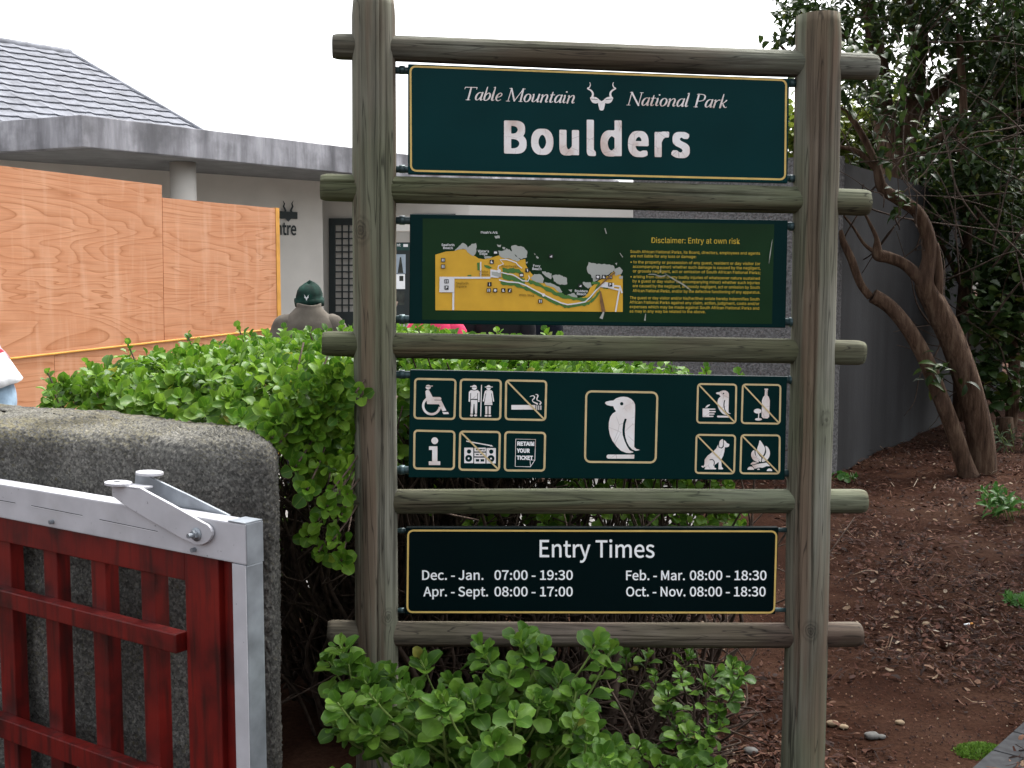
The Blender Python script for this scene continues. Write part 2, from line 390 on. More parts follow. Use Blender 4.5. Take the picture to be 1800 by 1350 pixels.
rail([(585, 82), (700, 86), (1400, 113), (1540, 119)], 22.3, 1, [(75, .05, -.3, .5, .005, .06)], RAILG)
rail([(564, 329), (699, 333.5), (1395, 352), (1526, 357)], 23.2, 2, [(72, -.45, -.6, .15, .012, .08), (68, .25, .2, .85, .009, .07), (110, .1, -.45, .4, .006, .06), (80, 0, -.62, -.4, .006, .05)], RAILW)
rail([(567, 603.5), (695, 607), (1395, 617), (1517, 620)], 22, 3, [(55, .12, -.2, .7, .006, .06), (115, 0, -.4, .2, .004, .05)], RAILW)
rail([(573, 880), (700, 881.5), (1390, 880.5), (1520, 881)], 21.5, 4, [(98, -.7, -.33, .25, .012, .08), (85, -.4, -.3, .1, .006, .06), (120, .1, .1, .7, .004, .05)], RAILW)
rail([(576, 1111), (700, 1114), (1390, 1117), (1512, 1115)], 22, 5, [(80, .05, -.1, .5, .007, .06), (100, -.1, .3, .8, .005, .05)], RAILB)
def board(cor, mat):
    f = [SP.hit(x, y, FACE) for x, y in cor]; m = MB(); m.prism(f, SP.n * -.022); return m.build('sign_board', mat, SIGN, bevel=.003)
def flat(name, pts, faces, mat, parent, lift=1, keep=None):
    m = MB(); m.v = [SP.hit(x, y, FACE + .0006 * lift) for x, y in pts]; m.f = list(faces); return m.build(name, mat, parent)
def strip(path, r, closed=False):
    """ribbon of half width r along px path -> pts, faces"""
    n = len(path); P = np.array(path, float); pts = []; f = []
    for i in range(n):
        a = P[(i - 1) % n] if (closed or i > 0) else P[i]; b = P[(i + 1) % n] if (closed or i < n - 1) else P[i]
        d = b - a; d /= np.hypot(*d) + 1e-9; nn = np.array((-d[1], d[0])); rr = r[i] if hasattr(r, '__len__') else r
        pts += [tuple(P[i] + nn * rr), tuple(P[i] - nn * rr)]
    for i in range(n if closed else n - 1):
        j = (i + 1) % n; f.append((2 * i, 2 * i + 1, 2 * j + 1, 2 * j))
    return pts, f
def rounded(cor, r, n=6):
    out = []; C = [np.array(c, float) for c in cor]
    for i in range(4):
        p, a, b = C[i], C[i - 1], C[(i + 1) % 4]; u = (a - p) / np.hypot(*(a - p)); v = (b - p) / np.hypot(*(b - p))
        s, e = p + u * r, p + v * r
        for k in range(n + 1):
            t = k / n; out.append(tuple((1 - t) ** 2 * s + 2 * t * (1 - t) * (p * .82 + (s + e) * .09) + t * t * e))
    return out
def border(cor, r, half, mat, parent, name='border'):
    p, f = strip(rounded(cor, r), half, True); return flat(name, p, f, mat, parent)
def load_font(fn):
    try: return bpy.data.fonts.load(os.path.join(bpy.utils.system_resource('DATAFILES', path='fonts'), fn))
    except Exception: return None
SANS = load_font('Noto Sans CJK Regular.woff2'); GROT = load_font('Inter.woff2')
def text2d(s, font, off=0.0, res=4, sp=1.0):
    c = bpy.data.curves.new('t', 'FONT'); c.body = s; c.offset = off; c.resolution_u = res; c.space_character = sp
    if font: c.font = font
    o = bpy.data.objects.new('t', c); me = bpy.data.meshes.new_from_object(o)
    v = [(p.co.x, p.co.y) for p in me.vertices]; f = [tuple(q.vertices) for q in me.polygons]
    bpy.data.objects.remove(o); bpy.data.curves.remove(c); bpy.data.meshes.remove(me); return v, f
CAPH = {}
def cap(font, off=0.0):
    k = (font.name if font else 'b', off)
    if k not in CAPH: CAPH[k] = max(p[1] for p in text2d('H', font, off)[0])
    return CAPH[k]
def text_pts(s, p0, p1, caph, font=None, off=0.0, res=4):
    """baseline from p0 to p1 (px), capital height caph (px)"""
    v, f = text2d(s, font, off, res); xs = [q[0] for q in v]; a, b = min(xs), max(xs); k = caph / cap(font, off)
    d = np.array(p1, float) - np.array(p0, float)
    return [(p0[0] + d[0] * (x - a) / (b - a), p0[1] + d[1] * (x - a) / (b - a) - y * k) for x, y in v], f
def lines(name, L, mat, parent, font, off=0.0, lift=2, res=4):
    for s, p0, p1, h in L:
        v, f = text_pts(s, p0, p1, h, font, off, res); flat(name, v, f, mat, parent, lift)
# ---- board 1: park name
B1 = board([(717, 112), (1388, 138), (1384.5, 322), (717, 306)], BOARD1)
border([(721.5, 116.5), (1382, 141), (1380, 315.5), (722.5, 300)], 9, 1.7, GOLD, B1)
# italic capitals and small letters as broad-pen strokes: (x, y, pen half width), cap height 1, y up
def ital(s):
    T, t = .075, .03; serif = lambda x, y, w=.13: [(x - w, y, t * .8), (x + w, y, t * .8)]
    G = {
     'T': (.78, [[(.05, .96, t), (.75, .96, t)], [(.05, .97, t), (.03, .82, t * .7)], [(.75, .97, t), (.75, .82, t * .7)], [(.40, .95, T * .8), (.40, .03, T * .8)], serif(.40, .02)]),
     'M': (1.02, [[(.12, .03, t), (.14, .95, t)], [(.14, .97, T * .8), (.50, .05, T * .8)], [(.50, .03, t), (.86, .96, t)], [(.86, .96, T * .8), (.88, .03, T * .8)], serif(.12, .02, .11), serif(.88, .02, .11), serif(.10, .97, .08), serif(.90, .97, .08)]),
     'N': (.86, [[(.12, .03, t), (.12, .96, t)], [(.12, .97, T * .9), (.72, .02, T * .9)], [(.72, .03, t), (.72, .97, t)], serif(.12, .02, .1), serif(.10, .97, .08), serif(.72, .97, .1)]),
     'P': (.66, [[(.16, .97, T * .9), (.16, .03, T * .9)], serif(.16, .02, .12), [(.06, .97, t), (.35, .97, t), (.52, .90, t * 1.6), (.57, .74, T * .8), (.52, .56, t * 1.6), (.36, .47, t), (.18, .47, t)]]),
     'a': (.50, [[(.36, .56, t), (.24, .60, t), (.12, .50, T * .7), (.06, .30, T * .9), (.08, .10, T * .8), (.16, .02, t), (.27, .12, t), (.37, .36, t)], [(.40, .60, T * .7), (.37, .12, T * .9), (.41, .02, t), (.48, .09, t * .8)]]),
     'b': (.48, [[(.10, 1.02, t), (.09, .55, T * .8), (.08, .14, T * .9), (.14, .02, t), (.26, .04, t * 1.4), (.37, .18, T * .8), (.39, .40, T * .9), (.33, .56, t * 1.5), (.23, .55, t), (.11, .38, t)]]),
     'l': (.26, [[(.02, .98, t * .8), (.10, 1.02, t), (.09, .6, T * .85), (.08, .12, T * .9), (.13, .02, t), (.22, .09, t * .8)]]),
     'e': (.42, [[(.09, .28, t), (.24, .32, t), (.34, .44, t * 1.4), (.32, .56, t * 1.3), (.22, .60, t), (.11, .48, T * .7), (.06, .28, T * .95), (.10, .08, T * .8), (.21, .02, t), (.36, .11, t * .8)]]),
     'o': (.48, [[(.24, .60, t), (.12, .52, T * .7), (.06, .30, T * .95), (.10, .09, T * .7), (.20, .01, t), (.33, .09, T * .7), (.40, .31, T * .95), (.36, .52, T * .7), (.24, .60, t)]]),
     'u': (.54, [[(.02, .54, t * .8), (.09, .60, t), (.09, .35, T * .85), (.09, .10, T * .85), (.16, .02, t), (.28, .12, t), (.40, .36, t)], [(.42, .60, T * .8), (.40, .12, T * .9), (.44, .02, t), (.52, .09, t * .8)]]),
     'n': (.54, [[(.02, .52, t * .8), (.09, .59, t), (.10, .40, T * .8), (.08, .02, T * .85)], [(.10, .34, t), (.24, .56, t), (.36, .58, t * 1.5), (.40, .42, T * .85), (.37, .12, T * .85), (.41, .02, t), (.50, .09, t * .8)]]),
     't': (.32, [[(.13, .80, t), (.12, .5, T * .8), (.10, .12, T * .9), (.15, .02, t), (.27, .10, t * .8)], [(.02, .58, t), (.27, .60, t)]]),
     'i': (.26, [[(.02, .52, t * .8), (.10, .60, t), (.10, .4, T * .8), (.08, .12, T * .9), (.13, .02, t), (.22, .09, t * .8)], [(.13, .84, T * .85), (.135, .845, T * .85)]]),
     'r': (.38, [[(.02, .52, t * .8), (.09, .59, t), (.10, .40, T * .8), (.08, .02, T * .85)], [(.10, .36, t), (.22, .55, t), (.33, .58, T * .7)]]),
     'k': (.48, [[(.10, 1.02, t), (.09, .5, T * .85), (.08, .02, T * .9)], [(.09, .28, t), (.26, .42, t), (.36, .56, T * .75)], [(.18, .35, t), (.28, .14, T * .8), (.40, .02, t), (.46, .08, t * .8)]]),
     ' ': (.28, [])}
    x = 0; out = []
    for ch in s:
        wdt, st = G[ch]
        for p in st: out.append([(x + q[0] + .22 * q[1], q[1], q[2]) for q in p])
        x += wdt
    return x + .1, out
def italic(s, p0, p1, caph, parent):
    wd, st = ital(s); X, Y = grid(-.1, -.1, wd + .15, 1.2, .018); f = np.full(X.shape, 1e9)
    for p in st:
        if len(p) > 2:
            q = smooth_path([Vector(v) for v in p], 4); p = [tuple(v) for v in q]
        f = np.minimum(f, sd_path(X, Y, p, [v[2] * .82 for v in p]))
    pts, fc = mask_mesh(f, -.1, -.1, .018); sx = (p1[0] - p0[0]) / wd; sl = (p1[1] - p0[1]) / wd
    flat('italic_lettering', [(p0[0] + x * sx, p0[1] + x * sl - y * caph) for x, y in pts], fc, VINYL, parent, 2)
italic('Table Mountain', (811, 175.5), (1013, 182), 23.5, B1)
italic('National Park', (1101, 185), (1280, 190), 23.5, B1)
def art(name, fld, X, Y, step, o, k, mat, parent, lift=2):
    pts, fc = mask_mesh(fld, X[0, 0], Y[0, 0], step); return flat(name, [(o[0] + x / k, o[1] + y / k) for x, y in pts], fc, mat, parent, lift)
def bold(s_, font, r, step=.009):
    v, fcs = text2d(s_, font, 0, 6, 1.09); cnt = {}
    for q in fcs:
        for i in range(len(q)):
            e = tuple(sorted((q[i], q[(i + 1) % len(q)]))); cnt[e] = cnt.get(e, 0) + 1
    E = [e for e, c in cnt.items() if c == 1]; xs = [p[0] for p in v]; ys = [p[1] for p in v]
    X, Y = grid(min(xs) - .1, min(ys) - .1, max(xs) + .1, max(ys) + .1, step); d = np.full(X.shape, 1e9); ins = np.zeros(X.shape, bool)
    for a, b in E:
        (ax, ay), (bx, by) = v[a], v[b]; ex, ey = bx - ax, by - ay
        t = np.clip(((X - ax) * ex + (Y - ay) * ey) / (ex * ex + ey * ey + 1e-12), 0, 1); d = np.minimum(d, np.hypot(X - ax - t * ex, Y - ay - t * ey))
        if abs(ey) > 1e-9: ins ^= ((ay > Y) != (by > Y)) & (X < ex * (Y - ay) / ey + ax)
    f0 = np.where(ins, -d, d); f = f0; kx, ky = max(1, round(r / step)), max(1, round(r * .35 / step))
    for i in range(-kx, kx + 1):
        for j in (-ky, 0, ky): f = np.minimum(f, np.roll(np.roll(f0, i, 1), j, 0))
    return mask_mesh(f, X[0, 0], Y[0, 0], step)
pts, fc = bold('Boulders', SANS, .020)
xa, xb = min(q[0] for q in pts), max(q[0] for q in pts); kk = 58.6 / (cap(SANS) + .02)
flat('lettering', [(886 + (x - xa) / (xb - xa) * 326.5, 270 + (x - xa) / (xb - xa) * 7.5 - (y + .01) * kk) for x, y in pts], fc, VINYL, B1, 2)
# kudu head, traced at 3.6 x
def kudu(X, Y):
    f = np.full(X.shape, 1e9)
    for s in (1, -1):
        m = lambda pts: [(927 + s * (x - 927), y) for x, y in pts]
        f = np.minimum(f, sd_path(X, Y, curve2(m([(852, 54), (856, 68), (850, 84), (839, 92), (856, 102), (868, 114), (872, 130), (866, 150)]), 4), [2 + 5 * i / 28 for i in range(29)]))
        f = np.minimum(f, sd_poly(X, Y, curve2(m([(854, 150), (872, 144), (893, 148), (912, 162), (918, 176), (905, 184), (885, 186), (866, 178)]), 4, True)))
    f = np.minimum(f, sd_poly(X, Y, curve2([(905, 186), (914, 166), (927, 172), (940, 166), (949, 186), (944, 212), (937, 229), (917, 229), (910, 212)], 4, True)))
    for s in (1, -1): f = np.maximum(f, -sd_path(X, Y, [(927 + s * (860 - 927), 158), (927 + s * (900 - 927), 163)], 1.6))
    return f
X, Y = grid(830, 45, 1025, 235, 1.6); art('kudu_emblem', kudu(X, Y), X, Y, 1.6, (800, 130), 3.6, VINYL, B1)
# ---- board 2: map and disclaimer
B2 = board([(720.5, 376), (1385, 387), (1381, 576.5), (719, 569)], BOARD)
flat('film', [(743, 384), (1361, 394), (1357, 569.5), (742, 562)], [(0, 3, 2, 1)], FILM, B2)
Z2 = lambda x, y: (760 + x / 5.294, 390 + y / 5.294)
def polys(name, L, mat, lift, jag=0, seed=1):
    rg = random.Random(seed)
    for poly in L:
        q = []
        for i, (x, y) in enumerate(poly):
            x2, y2 = poly[(i + 1) % len(poly)]; q.append((x, y))
            if jag:
                k = max(1, int(math.hypot(x2 - x, y2 - y) / 14))
                q += [(x + (x2 - x) * j / k + rg.uniform(-jag, jag), y + (y2 - y) * j / k + rg.uniform(-jag, jag)) for j in range(1, k)]
        flat(name, [Z2(*v) for v in q], [tuple(range(len(q)))], mat, B2, lift)
polys('map_land', [[(28, 305), (80, 290), (130, 275), (200, 272), (250, 255), (310, 255), (350, 290), (400, 320), (430, 340), (480, 348), (540, 335), (620, 312), (640, 330), (720, 345), (780, 352), (815, 355), (865, 345), (870, 400), (900, 450), (940, 500), (990, 560), (1060, 575), (1120, 600), (1190, 650), (1230, 680), (1290, 700), (1360, 708), (1420, 695), (1450, 660), (1470, 610), (1510, 580), (1550, 545), (1640, 500), (1700, 455), (1740, 480), (1772, 520), (1772, 838), (28, 822)]], LAND_M, 2)
polys('map_rock', [[(205, 270), (240, 235), (285, 195), (305, 205), (330, 240), (365, 205), (405, 198), (412, 240), (400, 300), (380, 318), (340, 290), (300, 252), (250, 256)],
  [(612, 268), (660, 268), (690, 245), (740, 275), (775, 320), (820, 350), (800, 368), (740, 350), (660, 335), (625, 315)], [(735, 225), (780, 215), (850, 235), (885, 280), (880, 330), (830, 348), (790, 325), (740, 280)],
  [(600, 210), (640, 212), (635, 235), (610, 232)], [(480, 320), (560, 322), (540, 338), (490, 345)], [(578, 130), (625, 128), (628, 152), (590, 156)], [(650, 235), (680, 240), (672, 258), (655, 252)],
  [(945, 290), (960, 300), (955, 310)], [(965, 315), (990, 330), (985, 345), (968, 335)],
  [(915, 520), (950, 485), (1010, 490), (1040, 530), (1030, 570), (980, 565), (935, 545)], [(1020, 460), (1080, 470), (1110, 480), (1105, 535), (1060, 510), (1025, 480)], [(1115, 500), (1180, 490), (1250, 520), (1255, 580), (1190, 585), (1130, 550)],
  [(1040, 560), (1110, 575), (1180, 605), (1210, 650), (1190, 665), (1130, 610), (1060, 590)], [(1265, 630), (1300, 628), (1295, 655)], [(1255, 680), (1320, 660), (1350, 700), (1320, 715), (1270, 700)], [(868, 375), (890, 370), (880, 392)],
  [(1438, 420), (1455, 375), (1530, 395), (1600, 390), (1690, 410), (1700, 450), (1640, 490), (1560, 530), (1500, 560), (1480, 500), (1445, 470)], [(1400, 560), (1470, 560), (1485, 600), (1450, 620), (1410, 590)], [(1700, 385), (1720, 380), (1715, 405)], [(1690, 440), (1740, 418), (1772, 450), (1750, 490), (1700, 500)], [(1740, 505), (1770, 500), (1770, 530), (1735, 525)]], ROCK_M, 3, 5, 3)
def band(c, w, jag, seed):
    rg = random.Random(seed); c = curve2(c, 4); up = [(x + rg.uniform(-3, 3), y - w + rg.uniform(-jag, jag)) for x, y in c]; dn = [(x + rg.uniform(-3, 3), y + w + rg.uniform(-jag, jag)) for x, y in c]
    return up + dn[::-1]
polys('map_vegetation', [band([(635, 565), (760, 585), (850, 610), (960, 660), (1080, 720), (1180, 765), (1250, 790), (1340, 775), (1440, 760), (1500, 720), (1560, 640)], 14, 8, 1), band([(880, 545), (960, 575), (1060, 620), (1150, 665), (1240, 695), (1340, 715), (1420, 720), (1480, 690), (1540, 600), (1560, 570)], 17, 8, 2),
  band([(650, 500), (720, 520), (790, 540), (860, 552)], 22, 7, 3), band([(655, 450), (720, 455), (790, 455), (840, 490)], 20, 7, 4), [(415, 380), (440, 378), (440, 450), (420, 450)], [(480, 400), (520, 405), (555, 425), (530, 438), (490, 420)], [(325, 495), (365, 492), (360, 505), (330, 505)], band([(1480, 570), (1550, 565)], 12, 6, 6), band([(1590, 610), (1635, 612)], 10, 5, 7)], VEG_M, 4)
def roads(name, L, mat, lift):
    for path, r in L:
        p, f = strip([Z2(*q) for q in path], r / 5.294); flat(name, p, f, mat, B2, lift)
roads('map_road', [([(200, 520), (540, 520)], 9), ([(196, 528), (194, 820)], 9), ([(450, 372), (450, 512)], 6)], ROAD_M, 5)
roads('map_trail', [([(620, 540), (700, 558), (800, 565), (870, 590), (960, 640), (1040, 680), (1120, 720), (1200, 755), (1260, 770), (1340, 760), (1420, 745), (1470, 700), (1520, 640), (1580, 580)], 6), ([(640, 470), (700, 485), (745, 490), (790, 515), (840, 548), (890, 552), (905, 520), (895, 500)], 5), ([(610, 440), (615, 410), (662, 392), (630, 352), (690, 350), (740, 365), (780, 380), (800, 405), (835, 432)], 5),
  ([(1690, 595), (1745, 600), (1765, 662)], 8), ([(1745, 610), (1725, 720), (1705, 838)], 7), ([(1640, 610), (1740, 635)], 7)], ROAD_M, 6)
polys('map_square', [[(68, 510), (206, 512), (204, 655), (65, 655)], [(540, 442), (600, 450), (640, 470), (640, 510), (610, 520), (540, 515)], [(1560, 585), (1610, 560), (1690, 570), (1690, 620), (1560, 605)]], ROAD_M, 7)
polys('map_building', [[(550, 462), (640, 470), (638, 515), (555, 495)]], ROCK_M, 8)
icons = [(100, 355), (100, 415), (132, 553), (132, 612), (553, 372), (588, 285), (532, 580), (525, 637), (585, 637), (661, 637), (720, 638), (830, 495), (884, 450), (1005, 738), (1105, 320), (1540, 512), (1598, 512), (1656, 512), (1656, 583), (1378, 595)]
for i, (x, y) in enumerate(icons):
    gl = []
    k = ['m', 'm', 'm', 'p', 'w', 'c', 'i', 'm', 't', 'w', 'd', 'c', 'g', 'm', 's', 't', 'w', 'm', 'p', 's'][i]
    if k == 'm': gl += [[(x - 11, y - 13), (x - 4, y - 13), (x - 4, y + 13), (x - 11, y + 13)], [(x + 4, y - 13), (x + 11, y - 13), (x + 11, y + 13), (x + 4, y + 13)]]
    elif k == 'p': gl += [[(x - 8, y - 13), (x - 3, y - 13), (x - 3, y + 13), (x - 8, y + 13)], [(x - 2, y - 13), (x + 9, y - 11), (x + 9, y), (x - 2, y + 3)]]
    elif k == 'i': gl += [[(x - 3, y - 6), (x + 4, y - 6), (x + 4, y + 13), (x - 3, y + 13)], [(x - 3, y - 14), (x + 4, y - 14), (x + 4, y - 9), (x - 3, y - 9)]]
    elif k == 'w': gl += [[(x - 6, y - 13), (x, y - 13), (x + 1, y), (x + 12, y + 9), (x + 8, y + 12), (x - 10, y + 12), (x - 11, y + 3)]]
    elif k == 'c': gl += [[(x - 14, y - 7), (x - 4, y - 10), (x + 14, y - 7), (x + 14, y + 10), (x - 14, y + 10)]]
    elif k == 't': gl += [[(x - 14, y - 5), (x, y - 13), (x + 14, y - 5), (x + 8, y + 12), (x - 8, y + 12)]]
    elif k == 'd': gl += [[(x + 4, y - 13), (x + 12, y - 9), (x + 5, y - 2), (x + 4, y + 13), (x - 9, y + 13), (x - 5, y + 2)]]
    elif k == 'g': gl += [[(x - 5, y - 13), (x + 3, y - 12), (x + 8, y + 10), (x + 1, y + 14), (x - 4, y + 2)]]
    else: gl += [[(x - 13, y + 5), (x - 2, y - 2), (x + 6, y - 8), (x + 12, y - 3), (x + 4, y + 3), (x + 14, y + 8), (x, y + 11)]]
    m = MB(); m.quad(*[SP.hit(*Z2(*q), FACE + .0006 * 9) for q in ((x - 19, y - 19), (x + 19, y - 19), (x + 19, y + 19), (x - 19, y + 19))])
    for q in gl: m.quad(*[SP.hit(*Z2(*v), FACE + .0006 * 10) for v in q])
    o = m.build('map_icon', ICON_M, B2); o.data.materials.append(ROAD_M)
    for p in list(o.data.polygons)[1:]: p.material_index = 1
gl = [[(1035 + 15 * math.cos(a * .524), 680 + 15 * math.sin(a * .524)) for a in range(12)], [(620 + 18 * math.cos(a * .524), 458 + 18 * math.sin(a * .524)) for a in range(12)]]
polys('map_marker', gl, ROAD_M, 10)
def zl(L, h): return [(s, Z2(*a), Z2(*b), h) for s, a, b in L]
lines('map_lettering', zl([("Noah's Ark", (452, 108), (608, 110)), ('Seaforth', (85, 224), (205, 226)), ('Beach', (100, 252), (190, 254)), ("Water's", (422, 282), (527, 284)), ('Edge', (440, 306), (512, 308)), ('Foxy', (938, 418), (1005, 420)), ('Beach', (930, 446), (1015, 449)), ('Boulders', (1326, 652), (1445, 655)), ('Beach', (1345, 680), (1432, 683))], 4.2), ROAD_M, B2, GROT, .012, 11, 2)
lines('map_lettering', zl([('Boardwalks', (645, 420), (800, 424)), ('Visitor', (440, 470), (520, 473)), ('Centre', (435, 498), (523, 500)), ('Seaforth', (220, 580), (335, 582)), ('Square', (222, 608), (318, 610)), ('Willis Walk', (805, 690), (950, 694))], 4.0), OLIVE_M, B2, GROT, .01, 11, 2)
Z3 = lambda x, y: (1090 + x / 6.667, 400 + y / 6.667)
D = [("South African National Parks, its Board, directors, employees and agents", 120, 297, 1640, 318), ("are not liable for any loss or damage:", 122, 348, 892, 358),
 ("\u2022 to the property or possession of any guest, resident or day visitor (or", 122, 418, 1642, 440), ("accompanying minor) whether such damage is caused by the negligent,", 150, 472, 1645, 492), ("or grossly negligent, act or omission of South African National Parks;", 150, 525, 1645, 545),
 ("\u2022 arising from death or any bodily injuries of whatsoever nature sustained", 122, 590, 1638, 612), ("by a guest or day visitor (or accompanying minor) whether such injuries", 148, 642, 1636, 664), ("are caused by the negligent, or grossly negligent, act or omission by South", 148, 698, 1636, 718), ("African National Parks, and/or by the defective functioning of any apparatus.", 148, 755, 1642, 775),
 ("The guest or day visitor and/or his/her/their estate hereby indemnifies South", 115, 838, 1632, 855), ("African National Parks against any claim, action, judgment, costs and/or", 112, 890, 1632, 908), ("expenses which may be made against South African National Parks and", 112, 943, 1630, 962), ("as may in any way be related to the above.", 112, 995, 1000, 1003)]
lines('disclaimer_lettering', [("Disclaimer: Entry at own risk", Z3(368, 180), Z3(1405, 192), 9.8)], GOLDTEXT, B2, GROT, 0, 2, 3)
lines('disclaimer_lettering', [(s, Z3(a, b), Z3(c, d), 5.0) for s, a, b, c, d in D], GOLDTEXT, B2, GROT, .004, 2, 2)
def streaks(name, L, mat, lift):  # ribbons on the film: painted reflections of a branch, mixed with wear
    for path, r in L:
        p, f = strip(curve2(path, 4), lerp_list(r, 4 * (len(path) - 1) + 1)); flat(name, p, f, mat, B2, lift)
streaks('reflection_scratch', [([Z3(330, 550), Z3(400, 548), Z3(470, 572), Z3(540, 560)], [.3, .9, 1.2, .4]), ([Z3(520, 535), Z3(620, 600), Z3(740, 668), Z3(838, 742)], [.3, .9, 1.2, .3]), ([Z3(472, 530), Z3(478, 450)], [.5, .2]), ([Z3(300, 1010), Z3(290, 1090)], [.5, 1.4]), ([Z3(1785, 140), Z3(1760, 300), Z3(1745, 420)], [.2, .9, .2]), ([Z2(1605, 60), Z2(1620, 110)], [1, .8]), ([Z2(1745, 290), Z2(1772, 330)], [.5, .9]), ([Z2(1595, 838), Z2(1570, 900)], [1.2, 3])], SCRATCH, 14)
streaks('reflection_scuff', [([Z2(1565, 645), Z2(1575, 740), Z2(1595, 838)], [1, 3, 3.4]), ([Z2(1530, 620), Z2(1610, 545), Z2(1700, 470)], [.6, 1.3, 1.6])], REFL_SCUFF, 13)
# ---- board 3: pictograms
B3 = board([(721, 650), (1384, 662), (1379.5, 844), (718, 839.5)], BOARD)
Z4 = ((720, 655), 7.2); Z5 = ((1020, 670), 8.44); Z6 = ((1210, 660), 7.5)
def zz_(Z, x, y): return (Z[0][0] + x / Z[1], Z[0][1] + y / Z[1])
def frame(Z, cor, r, half, diag=None):
    border([zz_(Z, *c) for c in cor], r / Z[1], half / Z[1], TAN, B3, 'pictogram_frame')
    if diag:
        p, f = strip([zz_(Z, *q) for q in diag], half * .8 / Z[1]); flat('slash', p, f, TAN, B3, 4)
frame(Z4, [(71, 78), (582, 88), (567, 587), (61, 577)], 40, 13); frame(Z4, [(648, 86), (1155, 97), (1147, 592), (640, 583)], 40, 13)
frame(Z4, [(1222, 98), (1730, 108), (1718, 600), (1215, 590)], 40, 13, [(1236, 112), (1704, 590)])
frame(Z4, [(62, 733), (568, 745), (560, 1222), (56, 1213)], 40, 13); frame(Z4, [(640, 745), (1143, 752), (1132, 1236), (630, 1228)], 40, 13, [(652, 757), (1122, 1224)])
frame(Z4, [(1212, 752), (1716, 763), (1705, 1240), (1205, 1238)], 40, 13)
frame(Z6, [(128, 112), (632, 120), (622, 628), (115, 622)], 40, 12, [(140, 124), (612, 618)]); frame(Z6, [(718, 118), (1215, 126), (1205, 636), (703, 628)], 40, 12, [(730, 130), (1195, 626)])
frame(Z6, [(108, 782), (618, 790), (603, 1292), (95, 1285)], 40, 12, [(120, 794), (592, 1281)]); frame(Z6, [(700, 785), (1205, 790), (1200, 1293), (685, 1290)], 40, 12, [(712, 797), (1190, 1283)])
frame(Z5, [(90, 150), (1145, 168), (1118, 1207), (70, 1197)], 80, 15)
def picto(name, Z, box, step, fn): X, Y = grid(*box, step); art(name, fn(X, Y), X, Y, step, Z[0], Z[1], VINYL, B3, 2)
un = lambda *a: np.minimum.reduce(a)
def cut(a, *b):
    for q in b: a = np.maximum(a, -q)
    return a
def rect(X, Y, x0, y0, x1, y1): return np.maximum(np.abs(X - (x0 + x1) / 2) - (x1 - x0) / 2, np.abs(Y - (y0 + y1) / 2) - (y1 - y0) / 2)
def wheelchair(X, Y):
    ring = np.maximum(np.abs(np.hypot(X - 278, Y - 420) - 106) - 15, -sd_poly(X, Y, [(212, 250), (500, 250), (500, 440), (372, 432), (352, 405), (216, 405)]))
    return un(cut(sd_ell(X, Y, 235, 184, 33, 30), sd_path(X, Y, [(195, 178), (290, 176)], 3.5)), sd_path(X, Y, [(240, 171), (290, 169)], 5), sd_poly(X, Y, [(200, 238), (212, 222), (238, 218), (252, 230), (292, 308), (388, 310), (403, 325), (398, 345), (312, 343), (312, 350), (402, 352), (465, 480), (415, 490), (372, 400), (222, 398), (208, 320)]), ring, sd_poly(X, Y, [(413, 500), (488, 498), (498, 524), (430, 526)]))
picto('wheelchair_pictogram', Z4, (130, 130, 520, 560), 4, wheelchair)
def toilets(X, Y):
    man = un(cut(sd_ell(X, Y, 820, 188, 32, 32), sd_path(X, Y, [(770, 186), (860, 184)], 3)), sd_path(X, Y, [(772, 175), (830, 172)], 5), sd_poly(X, Y, curve2([(750, 245), (775, 220), (820, 228), (862, 220), (888, 245), (886, 370), (864, 372), (860, 332), (778, 332), (770, 368), (746, 368)], 1, True)))
    man = cut(man, sd_path(X, Y, [(774, 262), (770, 372)], 4), sd_path(X, Y, [(862, 262), (860, 372)], 4))
    man = un(man, sd_poly(X, Y, [(778, 345), (858, 345), (852, 520), (828, 520), (820, 395), (811, 395), (800, 520), (772, 520)]), sd_ell(X, Y, 785, 541, 20, 14), sd_ell(X, Y, 835, 541, 20, 14))
    wo = un(cut(sd_ell(X, Y, 1000, 190, 29, 32), sd_path(X, Y, [(950, 190), (1050, 190)], 3)), sd_path(X, Y, [(955, 182), (1048, 182)], 5), sd_poly(X, Y, [(950, 240), (968, 222), (1034, 222), (1052, 240), (1070, 365), (1050, 370), (1040, 330), (1050, 410), (944, 408), (958, 325), (945, 370), (925, 362)]))
    wo = cut(wo, sd_path(X, Y, [(966, 265), (944, 372)], 3.5), sd_path(X, Y, [(1036, 265), (1052, 372)], 3.5))
    wo = un(wo, rect(X, Y, 958, 425, 985, 525), rect(X, Y, 1000, 425, 1027, 525), sd_ell(X, Y, 968, 546, 20, 13), sd_ell(X, Y, 1015, 546, 20, 13))
    return un(man, wo, sd_path(X, Y, [(910, 160), (900, 550)], 6))
picto('toilet_pictogram', Z4, (730, 145, 1085, 570), 3.6, toilets)
def smoke(X, Y):
    a = curve2([(1522, 304), (1560, 292), (1580, 305), (1575, 328), (1555, 345), (1562, 368), (1590, 382), (1616, 396)], 4); b = curve2([(1592, 280), (1612, 276), (1624, 296), (1612, 325), (1615, 348), (1648, 362), (1662, 380), (1652, 398)], 4)
    return un(rect(X, Y, 1288, 410, 1592, 468), rect(X, Y, 1604, 414, 1616, 472), rect(X, Y, 1629, 416, 1641, 472), rect(X, Y, 1655, 416, 1667, 472), sd_path(X, Y, a, lerp_list([3, 8, 5, 11], len(a))), sd_path(X, Y, b, lerp_list([3, 8, 5, 10], len(b))))
picto('cigarette_pictogram', Z4, (1275, 260, 1685, 485), 3.6, smoke)
